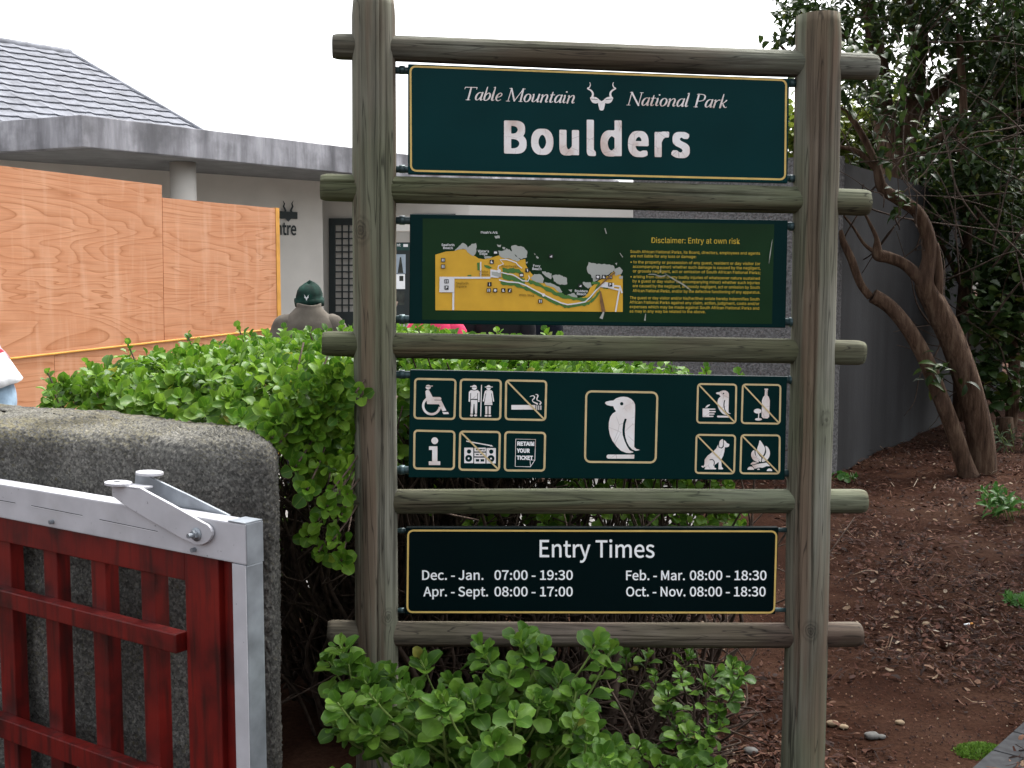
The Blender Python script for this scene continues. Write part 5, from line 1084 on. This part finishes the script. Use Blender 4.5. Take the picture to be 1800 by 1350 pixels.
# ---- weeds, moss, stump
def weed(name, px, py, label, n, leaf, size, h, tmpl=LANCE, spread=.1, cat='weed'):
    b = g(px, py); t = thing(name, b, label, cat, None); L = Leaves(); s = MB()
    for k in range(n):
        a = rg.random() * 6.28; q = b + Vector((math.cos(a) * spread * rg.random(), math.sin(a) * spread * rg.random(), 0)); tip = q + Vector((math.cos(a) * spread * .7, math.sin(a) * spread * .7, h * rg.uniform(.5, 1)))
        s.tube([q, q.lerp(tip, .5) + Vector((0, 0, h * .1)), tip], .003, 5); L.rosette(rg, tip, tip - q, 9, size, h * .5, 0, 60)
    s.build('stem', GSTEM, t, True); L.build('foliage', tmpl, leaf, t); return t
weed('weed', 1782, 912, 'bushy bright green weed on the bare soil', 14, GLEAF, .10, .22, LANCE, .16)
weed('weed', 1788, 1064, 'small flat green weed tuft on the soil', 8, GLEAF, .06, .05, LANCE, .05)
weed('weed', 1795, 795, 'wispy grey-green weed beside the tree stump', 12, GREYLEAF, .10, .32, LANCE, .2)
weed('weed', 1480, 845, 'tiny green seedling at the foot of the dark wall', 4, GLEAF, .06, .08, OVAL, .08)
b_ = g(1728, 1328); t = thing('moss_patch', b_, 'rounded patch of bright green moss by the grey paving', 'moss'); L = Leaves()
for k in range(1500):
    a = rg.random() * 6.28; r = math.sqrt(rg.random()); q = b_ + Vector((math.cos(a) * r * .095, math.sin(a) * r * .075, .004 + .022 * (1 - r * r))); L.add(q, (rg.gauss(0, .6), rg.gauss(0, .6), 1), (rg.uniform(-1, 1), rg.uniform(-1, 1), .5), rg.uniform(.008, .016))
L.build('foliage', LANCE, leafmat('moss', [(0, (.05, .11, .01)), (1, (.13, .24, .03))], (.13, .22, .04), .3, .6, .2), t)
b_ = g(1768, 775); m = MB(); m.tube([b_ + Vector((0, 0, -.05)), b_ + Vector((-.01, 0, .12)), b_ + Vector((-.02, 0, .24))], [.10, .085, .08], 16, True, lambda a, i, n: .012 * noise.noise(Vector((math.cos(a) * 3, math.sin(a) * 3, i))))
tag(m.build('tree_stump', BARK, None, True), 'short dark sawn tree stump on the mulch behind the trunks', 'stump')
# ---- litter on the soil
def littermat():
    m, t, b = newmat('leaf_litter'); gq = t.nodes.new('ShaderNodeNewGeometry')
    c = ramp(t, gq.outputs['Random Per Island'], [(0, (.014, .007, .005)), (.4, (.034, .014, .009)), (.66, (.07, .026, .016)), (.84, (.10, .045, .029)), (.94, (.15, .082, .052)), (.985, (.20, .14, .09)), (1, (.32, .27, .21))])
    n = tex(t, 'Noise', 90, Detail=3.0); c = mixc(t, 1, c, ramp(t, n.outputs[0], [(.3, .65), (.7, 1.2)]), 'MULTIPLY')
    t.links.new(c, b.inputs['Base Color']); spec(b, .85, .2); return m
V, Fq = [], []; rng = random.Random(5); cnt = 0
while cnt < 20000:
    Y = 3.2 + 9.5 * rng.random() ** 1.35; px = rng.uniform(1000, 1880); x = (px - 900) / F * Y; 
    if (x < .35 and Y > 3.6) or (x < 1.75 and Y > 5.6): continue
    dens = .42 + .9 * noise.noise(Vector((x * 1.1, Y * 1.1, 5))) + .5 * noise.noise(Vector((x * 3, Y * 3, 2))) + max(0, (Y - 6) * .09)
    if rng.random() > dens: continue
    cnt += 1; k = rng.random(); L_ = rng.uniform(.010, .042) if k < .85 else rng.uniform(.05, .14); W = L_ * rng.uniform(.2, .6) if k < .85 else rng.uniform(.002, .006)
    a = rng.random() * 6.28; ti = rng.gauss(0, .28); ro = rng.gauss(0, .45); z = ground_h(x, Y) + rng.uniform(.002, .012) + abs(math.sin(ti)) * L_ * .5
    Mx = Matrix.Rotation(a, 3, 'Z') @ Matrix.Rotation(ti, 3, 'Y') @ Matrix.Rotation(ro, 3, 'X'); b = len(V); cu = rng.uniform(-.2, .25) * L_
    for (u, v, h) in ((-.5, -.3, 0), (0, -.5, cu), (.5, -.2, 0), (.5, .2, 0), (0, .5, cu), (-.5, .3, 0)): V.append(tuple(Vector((x, Y, z)) + Mx @ Vector((u * L_, v * W, h))))
    Fq += [(b, b + 1, b + 4, b + 5), (b + 1, b + 2, b + 3, b + 4)]
for k in range(9000):
    Y = rng.uniform(3.1, 6.5); px = rng.uniform(960, 1860); x = (px - 900) / F * Y; z = ground_h(x, Y); L_ = rng.uniform(.002, .007); b = len(V); a = rng.random() * 6.28; h = L_ * rng.uniform(.3, .8)
    if x < .3: continue
    Q = [(math.cos(a + i * 1.5708) * L_ * rng.uniform(.6, 1), math.sin(a + i * 1.5708) * L_ * rng.uniform(.6, 1)) for i in range(4)]
    V += [(x + u, Y + v, z - .001) for u, v in Q] + [(x + u * .5, Y + v * .5, z + h) for u, v in Q]
    Fq += [(b + 4, b + 5, b + 6, b + 7)] + [(b + i, b + (i + 1) % 4, b + 4 + (i + 1) % 4, b + 4 + i) for i in range(4)]
tag(np_mesh('leaf_litter', np.array(V), np.array(Fq), littermat()), kind='stuff')
def pebble(px, py, r, col, label, seed):
    p = g(px, py); bm = bmesh.new(); bmesh.ops.create_icosphere(bm, subdivisions=3, radius=1)
    for v in bm.verts: v.co *= 1 + .16 * noise.noise(v.co * 1.1 + Vector((seed, 0, 0))) + .08 * noise.noise(v.co * 4 + Vector((seed, 3, 0)))
    for v in bm.verts: v.co = Vector((v.co.x * r * 1.25, v.co.y * r, v.co.z * r * .6)) + p + Vector((0, 0, ground_h(p.x, p.y) + r * .3))
    me = bpy.data.meshes.new('pebble'); bm.to_mesh(me); bm.free(); tag(finish(me, 'pebble', col, None, True), label, 'pebble', 'pebbles on the bare soil')
PB = plain('pebble_buff', (.22, .16, .10), .8, .3, var=.25, scale=30, bmp=.3, bd=.002); PG = plain('pebble_grey', (.11, .107, .10), .8, .3, var=.25, scale=30, bmp=.3, bd=.002)
pebble(1463, 1268, .018, PB, 'buff rounded pebble beside the foot of the far post', 1); pebble(1483, 1274, .014, PB, 'flat pale buff pebble next to the rounded one', 2); pebble(1533, 1295, .022, PG, 'largest grey pebble on the bare soil', 3)
pebble(1549, 1297, .013, PG, 'small grey pebble touching the largest grey one', 4); pebble(1628, 1095, .016, PB, 'orange-buff pebble on the soil near the cigarette butt', 5); pebble(1320, 1318, .02, PG, 'grey pebble between the straggly shrub and far post', 6); pebble(1582, 1271, .014, PB, 'small brown pebble on the sandy soil', 7)
p = g(1702, 1099); d = Vector((.9, .25, .05)).normalized(); t = thing('cigarette_butt', p, 'white cigarette butt with orange filter lying on the soil', 'cigarette butt')
z0 = Vector((0, 0, ground_h(p.x, p.y) + .008)); MB().tube([p + z0 - d * .022, p + z0 + d * .006], .0042, 10).build('paper', WHITE, t, True); MB().tube([p + z0 + d * .0062, p + z0 + d * .024], .0042, 10).build('filter', plain('filter_orange', (.55, .25, .06), .7, .2, bmp=0), t, True)
# ================================================================== PEOPLE
SKIN = plain('skin', (.38, .21, .15), .55, .4, var=.08, bmp=.05); EYEW = plain('eye_white', (.7, .7, .68), .3, .5, bmp=0)
def cloth(name, col, var=.18): return plain(name, col, .9, .15, var=var, scale=18, bmp=.5, bd=.006)
def skin_verts(nodes, edges, sub=2):
    """nodes: {key: (x, y, z, radius[, radius2])}; grows a smooth limb surface; returns verts, faces"""
    keys = list(nodes); ix = {k: i for i, k in enumerate(keys)}; me = bpy.data.meshes.new('s')
    me.from_pydata([nodes[k][:3] for k in keys], [(ix[a], ix[b]) for a, b in edges], [])
    o = bpy.data.objects.new('s', me); COL.objects.link(o)
    sk = o.modifiers.new('s', 'SKIN'); sk.use_smooth_shade = True
    for k in keys: r = nodes[k][3:]; me.skin_vertices[0].data[ix[k]].radius = (r[0], r[-1])
    me.skin_vertices[0].data[0].use_root = True
    sb = o.modifiers.new('b', 'SUBSURF'); sb.levels = sub; sb.render_levels = sub
    dg = bpy.context.evaluated_depsgraph_get(); ev = o.evaluated_get(dg); m2 = bpy.data.meshes.new_from_object(ev)
    v = [q.co.copy() for q in m2.vertices]; f = [tuple(p.vertices) for p in m2.polygons]
    bpy.data.objects.remove(o); bpy.data.meshes.remove(me); bpy.data.meshes.remove(m2); return v, f
def head_verts(c, s, yaw=0, nod=0):
    """a head: skull, brow, nose, jaw, ears; faces -y before turning"""
    bm = bmesh.new(); bmesh.ops.create_uvsphere(bm, u_segments=40, v_segments=28, radius=1)
    for v in bm.verts:
        x, y, z = v.co; w = 1 - .22 * max(0, -z) ** 1.4 ; X, Y, Z = x * .078 * w, y * .098 * (1 - .10 * max(0, -z)), z * .118
        if y < 0:
            fx, fz = X / .02, (Z + .012) / .028; Y -= .026 * math.exp(-fx * fx * .9 - fz * fz * .8)                      # nose
            Y -= .010 * math.exp(-(X / .03) ** 2 - ((Z + .085) / .022) ** 2)                                        # chin
            Y -= .004 * math.exp(-(X / .022) ** 2 - ((Z + .055) / .008) ** 2)                                       # lips
            for s_ in (1, -1): Y += .009 * math.exp(-((X - s_ * .031) / .014) ** 2 - ((Z - .012) / .012) ** 2)      # eye sockets
        v.co = (X, Y, Z)
    vs = [v.co.copy() for v in bm.verts]; fs = [tuple(v.index for v in f.verts) for f in bm.faces]; bm.free()
    for s_ in (1, -1):
        b = len(vs); n = 10
        for k in range(n):
            a = k / n * 6.283
            for r, o in ((1, .006), (.6, .016), (.25, .010)): vs.append(Vector((s_ * (.074 + o), .012 + math.cos(a) * .017 * r, -.002 + math.sin(a) * .031 * r)))
        for k in range(n):
            for j in range(2): i0, i1 = b + k * 3 + j, b + ((k + 1) % n) * 3 + j; fs.append((i0, i1, i1 + 1, i0 + 1))
    M = Matrix.Translation(c) @ Matrix.Rotation(yaw, 4, 'Z') @ Matrix.Rotation(nod, 4, 'X') @ Matrix.Scale(s, 4)
    return [M @ v for v in vs], fs, M
def person(loc, face, H, label, jacket, legs, shoes, hair=None, cap=None, bend=0.0, arms='down', head_yaw=0, jac_hem=.86, collar=True, drop=0.0):
    """face: heading in degrees, 0 looks to the camera; bend: lean of the trunk in degrees"""
    k = H / 1.75; root = thing('person', loc, label, 'person', None); rot = Matrix.Rotation(R(face), 4, 'Z')
    bd_ = R(bend); hip = Vector((0, 0, .95))
    def T(p):                      # trunk points lean forward about the hip
        q = Vector(p) - hip; c, s = math.cos(bd_), math.sin(bd_); return hip + Vector((q.x, q.y * c - q.z * s, q.z * c + q.y * s))
    def W(p): return Vector(loc) + (rot @ (Vector(p) * k))
    nd, ed = {}, []
    def node(n, p, *r): nd[n] = (p[0], p[1], p[2]) + r
    node('pel', hip, .13, .10); node('wai', T((0, 0, 1.10)), .125, .095); node('che', T((0, .0, 1.30)), .15, .105); node('nb', T((0, .015, 1.45)), .075, .065); node('ne', T((0, -drop * .2, 1.54 - drop * .75)), .055, .058); node('hd', T((0, -.01 - drop * .4, 1.62 - drop)), .05, .055)
    ed += [('pel', 'wai'), ('wai', 'che'), ('che', 'nb'), ('nb', 'ne'), ('ne', 'hd')]
    for s, n in ((1, 'l'), (-1, 'r')):
        node('sh' + n, T((s * .17, .01, 1.41)), .062); e = T((s * .225, .04, 1.14)); wv = T((s * .235, -.05, .90))
        if bend > 20: sh = Vector(nd['sh' + n][:3]); e = sh + Vector((s * .03, -.04, -.28)); wv = e + Vector((0, -.10, -.22))
        node('el' + n, e, .042); node('wr' + n, wv, .026, .02); pd = (wv - e).normalized(); pm = wv + pd * .05; node('pa' + n, pm, .034, .016)
        ed += [('che', 'sh' + n), ('sh' + n, 'el' + n), ('el' + n, 'wr' + n), ('wr' + n, 'pa' + n)]
        sd_ = Vector((0, -1, 0)) - pd * (Vector((0, -1, 0)).dot(pd)); sd_.normalize(); inn = Vector((-s, 0, 0))
        for i, (o, ln) in enumerate(((.028, .074), (.010, .082), (-.009, .076), (-.027, .060))):
            a = pm + pd * .038 + sd_ * o; b2 = a + pd * ln * .5 + inn * .006; c2 = b2 + pd * ln * .4 + inn * .02
            for q, p_, r_ in (('a', a, .0095), ('b', b2, .0085), ('c', c2, .0068)): node(f'f{q}{i}{n}', p_, r_)
            ed += [('pa' + n, f'fa{i}{n}'), (f'fa{i}{n}', f'fb{i}{n}'), (f'fb{i}{n}', f'fc{i}{n}')]
        t1 = wv + pd * .03 + sd_ * .033 + inn * .008; t2 = t1 + pd * .035 + sd_ * .015 + inn * .012; node('ta' + n, t1, .0105); node('tb' + n, t2, .008); ed += [('wr' + n, 'ta' + n), ('ta' + n, 'tb' + n)]
        node('hi' + n, (s * .095, .01, .90), .095); node('kn' + n, (s * .105, -.02, .50), .058); node('ca' + n, (s * .105, .02, .33), .055); node('an' + n, (s * .105, .03, .09), .036); node('to' + n, (s * .115, -.12, .035), .036, .026)
        ed += [('pel', 'hi' + n), ('hi' + n, 'kn' + n), ('kn' + n, 'ca' + n), ('ca' + n, 'an' + n), ('an' + n, 'to' + n)]
    v, f = skin_verts(nd, ed, 2); m = MB(); m.add([W(q) for q in v], f)
    hv, hf, HM = head_verts(T((0, -.02 - drop * .4, 1.64 - drop)), 1.0, R(head_yaw), bd_ * .5); m.add([W(q) for q in hv], hf)
    m.build('body', SKIN, root, True)
    for s in (1, -1):
        m = MB(); bm = bmesh.new(); bmesh.ops.create_uvsphere(bm, u_segments=12, v_segments=8, radius=.011); c = Vector((s * .031, -.083, .012)); m.add([W(HM @ (q.co + c)) for q in bm.verts], [tuple(x.index for x in ff.verts) for ff in bm.faces]); bm.free(); m.build('eye', EYEW, root, True)
    # jacket
    g2 = lambda n, dr: nd[n][:3] + tuple(r + dr for r in nd[n][3:])
    m = MB(); n = 40; loft = [(jac_hem - .012, .165, .13), (jac_hem, .186, .148), (jac_hem + .05, .182, .142)]
    loft += [q for q in ((1.10, .170, .130), (1.18, .172, .128), (1.27, .186, .132), (1.34, .196, .130), (1.385, .196, .122), (1.42, .180, .110), (1.445, .150, .100), (1.475, .115, .092), (1.50, .090, .084), (1.512, .078, .076)) if q[0] > jac_hem + .06]
    for z, rx, ry in loft:
        for i in range(n):
            a = i / n * 6.283; p = Vector((math.cos(a) * rx, math.sin(a) * ry + .005, z)); k3 = 1 + .05 * noise.noise(p * 7 + Vector((H * 9, 0, 0))) + .03 * noise.noise(Vector((p.x * 6, p.y * 6, p.z * 22)))
            m.v.append(W(T(Vector((p.x * k3, p.y * k3, z))) + Vector((0, 0, .012 * noise.noise(p * 8) if z < jac_hem + .02 else 0))))
    m.f += [(j * n + i, j * n + (i + 1) % n, (j + 1) * n + (i + 1) % n, (j + 1) * n + i) for j in range(len(loft) - 1) for i in range(n)]
    for s, q in ((1, 'l'), (-1, 'r')):
        P = smooth_path([T((s * .10, .0, 1.375)), Vector(nd['sh' + q][:3]) + Vector((s * -.012, 0, -.022)), Vector(nd['sh' + q][:3]).lerp(Vector(nd['el' + q][:3]), .45) + Vector((s * .012, 0, 0)), nd['el' + q][:3], Vector(nd['el' + q][:3]).lerp(Vector(nd['wr' + q][:3]), .5), nd['wr' + q][:3]], 6)
        rr = lerp_list([.062, .072, .069, .060, .055, .049], len(P)); m.tube([W(p) for p in P], [r * k for r in rr], 20, True, lambda a, i, nn: .006 * noise.noise(Vector((math.cos(a) * 1.5, math.sin(a) * 1.5, i * .45 + s))))
    J = m.build('jacket', jacket, root, True)
    if collar:
        m = MB(); n = 28; c0 = T((0, .012, 1.475)); up_ = (T((0, .012, 1.6)) - c0).normalized()
        for j, (h, r) in enumerate(((.0, .090), (.025, .082), (.048, .083), (.051, .074), (.0, .068))):
            for i in range(n): a = i / n * 6.283; m.v.append(W(c0 + up_ * (h + .008 * math.sin(a * 2 + 1)) + Vector((math.cos(a) * r, math.sin(a) * r * .92, 0))))
        m.f += [(j * n + i, j * n + (i + 1) % n, (j + 1) * n + (i + 1) % n, (j + 1) * n + i) for j in range(4) for i in range(n)]; m.build('collar', jacket, root, True)
    tn = {'top': tuple(T((0, 0, 1.06))) + (.16, .125), 'pel': (0, .01, .93, .175, .15)}; te = [('top', 'pel')]
    for n in 'lr':
        tn['hi' + n] = g2('hi' + n, .018); tn['kn' + n] = g2('kn' + n, .024); tn['ca' + n] = g2('ca' + n, .022); tn['an' + n] = g2('an' + n, .034); te += [('pel', 'hi' + n), ('hi' + n, 'kn' + n), ('kn' + n, 'ca' + n), ('ca' + n, 'an' + n)]
    v, f = skin_verts(tn, te, 2); m = MB(); m.add([W(q) for q in v], f); m.build('trousers', legs, root, True)
    for s in (1, -1):
        sn = {'a': (s * .105, .05, .05, .045, .045), 'b': (s * .11, -.05, .04, .048, .04), 'c': (s * .117, -.15, .032, .04, .03)}; v, f = skin_verts(sn, [('a', 'b'), ('b', 'c')], 2)
        m = MB(); m.add([W(Vector((q.x, q.y, max(.0, q.z)))) for q in v], f); m.build('shoe', shoes, root, True)
    def shell(name, mat, zmin, grow, fold=None, tilt=.0):
        m = MB(); n = 36; rings = 16; lo = zmin
        prof = []
        for j in range(rings + 1):
            z = lo + (1 - lo) * (j / rings); prof.append((z, math.sqrt(max(0, 1 - z * z))))
        for j, (z, r) in enumerate(prof):
            for i in range(n):
                a = i / n * 6.283; q = Vector((math.cos(a) * r * .078 * grow, math.sin(a) * r * .098 * grow + .004, z * .118 * grow + .006 + tilt * math.sin(a) * (1 - j / rings)))
                q += q * (.04 * noise.noise(q * 30)); m.v.append(W(HM @ q))
        m.f += [(j * n + i, j * n + (i + 1) % n, (j + 1) * n + (i + 1) % n, (j + 1) * n + i) for j in range(rings) for i in range(n)]; o = m.build(name, mat, root, True)
        return o
    if hair: shell('hair', hair, -.35, 1.02 if cap else 1.10, tilt=-.03)
    if cap:
        m = MB(); n = 44; pr = [(-.10, 1.20), (-.12, 1.24), (.10, 1.27), (.26, 1.25), (.28, 1.17), (.24, 1.12), (.5, 1.13), (.75, 1.0), (.95, .82), (1.10, .56), (1.19, .26), (1.215, 0)]
        for z, r in pr:
            for i in range(n):
                a = i / n * 6.283; q = Vector((math.cos(a) * r * .078, math.sin(a) * r * .096 + .004, z * .118 + .014 * math.sin(a) * -1)); q += Vector((0, 0, .006 * math.sin(a * 3 + 1))) * (1 if z < .3 else 0) + q * (.035 * noise.noise(q * 24)); m.v.append(W(HM @ q))
        m.f += [(j * n + i, j * n + (i + 1) % n, (j + 1) * n + (i + 1) % n, (j + 1) * n + i) for j in range(len(pr) - 1) for i in range(n)]; m.build('knit_cap', cap, root, True)
    return root, W, HM, T
OLIVE = cloth('olive_grey_jacket', (.10, .088, .072)); CAPG = cloth('dark_green_knit', (.004, .022, .016), .6); NAVY = cloth('navy_cloth', (.008, .010, .017)); BLK = cloth('black_cloth', (.012, .012, .014)); JEAN = cloth('pale_jeans', (.26, .36, .46)); PINK = cloth('bright_pink_jacket', (.62, .05, .12)); CREAM = cloth('white_cloth', (.60, .61, .62)); GREYT = cloth('grey_trousers', (.07, .07, .085)); HAIR = plain('dark_hair', (.02, .014, .01), .6, .3, bmp=.2)
def plaid():
    m, t, b = newmat('red_plaid_shirt'); tc = t.nodes.new('ShaderNodeTexCoord'); sp = t.nodes.new('ShaderNodeSeparateXYZ'); t.links.new(tc.outputs['Object'], sp.inputs[0])
    c = (.22, .015, .03)
    for ax, k, off in ((0, 62, 0), (2, 62, 0), (1, 62, 1)):
        mu = N(t, 'ShaderNodeMath', operation='MULTIPLY'); mu.inputs[1].default_value = k; t.links.new(sp.outputs[ax], mu.inputs[0]); si = N(t, 'ShaderNodeMath', operation='SINE'); t.links.new(mu.outputs[0], si.inputs[0])
        c = mixc(t, ramp(t, si.outputs[0], [(.55, 0), (.7, .5)]), c, (.45, .38, .42) if ax != 2 else (.09, .01, .02))
    t.links.new(c, b.inputs['Base Color']); spec(b, .9, .2); return m
# man in the knitted cap, back to the camera
hp = at(547, 520, 7.4)
r_, W, HM, T = person((hp.x - .015, 7.4, 0), 186, 1.69, 'person in dark green knitted cap and olive jacket seen from behind over the hedge', OLIVE, NAVY, BLK, HAIR, CAPG, head_yaw=-14, drop=.11)
m = MB(); e = []
for s in (1, -1): e.append([(0, -.018), (s * .006, -.004), (s * .014, .001), (s * .013, .010), (s * .017, .020), (s * .009, .012), (s * .004, .003), (0, .003)])
for k in e: m.add([W(HM @ Vector((x - .02, .127, z * 1.15 + .038))) for x, z in k], [tuple(range(len(k)))])
m.build('cap_emblem', CREAM, r_)
# passer-by at the frame's edge, leaning away
r2, W2, H2, T2 = person((-3.19, 7.0, 0), -74, 1.74, 'person in red plaid shirt and pale jeans stooping beside the hoarding', plaid(), JEAN, BLK, HAIR, None, bend=22, jac_hem=1.10, collar=False)
m = MB(); n = 40
for z, rx, ry in ((1.15, .172, .135), (1.08, .183, .146), (1.01, .192, .158), (.955, .200, .168), (.953, .185, .15)):
    for i in range(n):
        a = i / n * 6.283; p = Vector((math.cos(a) * rx, math.sin(a) * ry + .012, z)); k3 = 1 + .07 * noise.noise(Vector((p.x * 9, p.y * 9, z * 4))); m.v.append(W2(T2((p.x * k3, p.y * k3, z + .012 * noise.noise(p * 9)))))
m.f = [(j * n + i, j * n + (i + 1) % n, (j + 1) * n + (i + 1) % n, (j + 1) * n + i) for j in range(4) for i in range(n)]; m.build('shirt_hem', CREAM, r2, True)
# visitors seen through the gap under the map board
def vis(px, Y, face, H, label, jac, legs, **k): p = at(px, 580, Y); return person((p.x, Y, 0), face, H, label, jac, legs, BLK, HAIR, None, **k)
vis(768, 8.0, 160, 1.62, 'person in bright pink jacket standing behind the map board, close to another in pink', PINK, NAVY, jac_hem=.90)
vis(796, 8.7, 200, 1.55, 'second person in pink jacket, a little farther from the sign', cloth('hot_pink_jacket', (.60, .04, .14)), NAVY, jac_hem=.88)
vis(834, 9.3, 170, 1.68, 'person in white jacket standing between the pink and dark clad visitors', CREAM, NAVY, jac_hem=.84)
vis(872, 8.2, 190, 1.78, 'person all in black standing behind the map board beside the one in white', BLK, BLK, jac_hem=.82)
vis(928, 8.8, 175, 1.72, 'person in dark navy coat and grey trousers nearest the speckled wall', NAVY, GREYT, jac_hem=.80)
vis(703, 7.4, 150, 1.22, 'small child in red jacket peeping past the near sign post', cloth('red_jacket', (.45, .03, .05)), NAVY, jac_hem=.82)
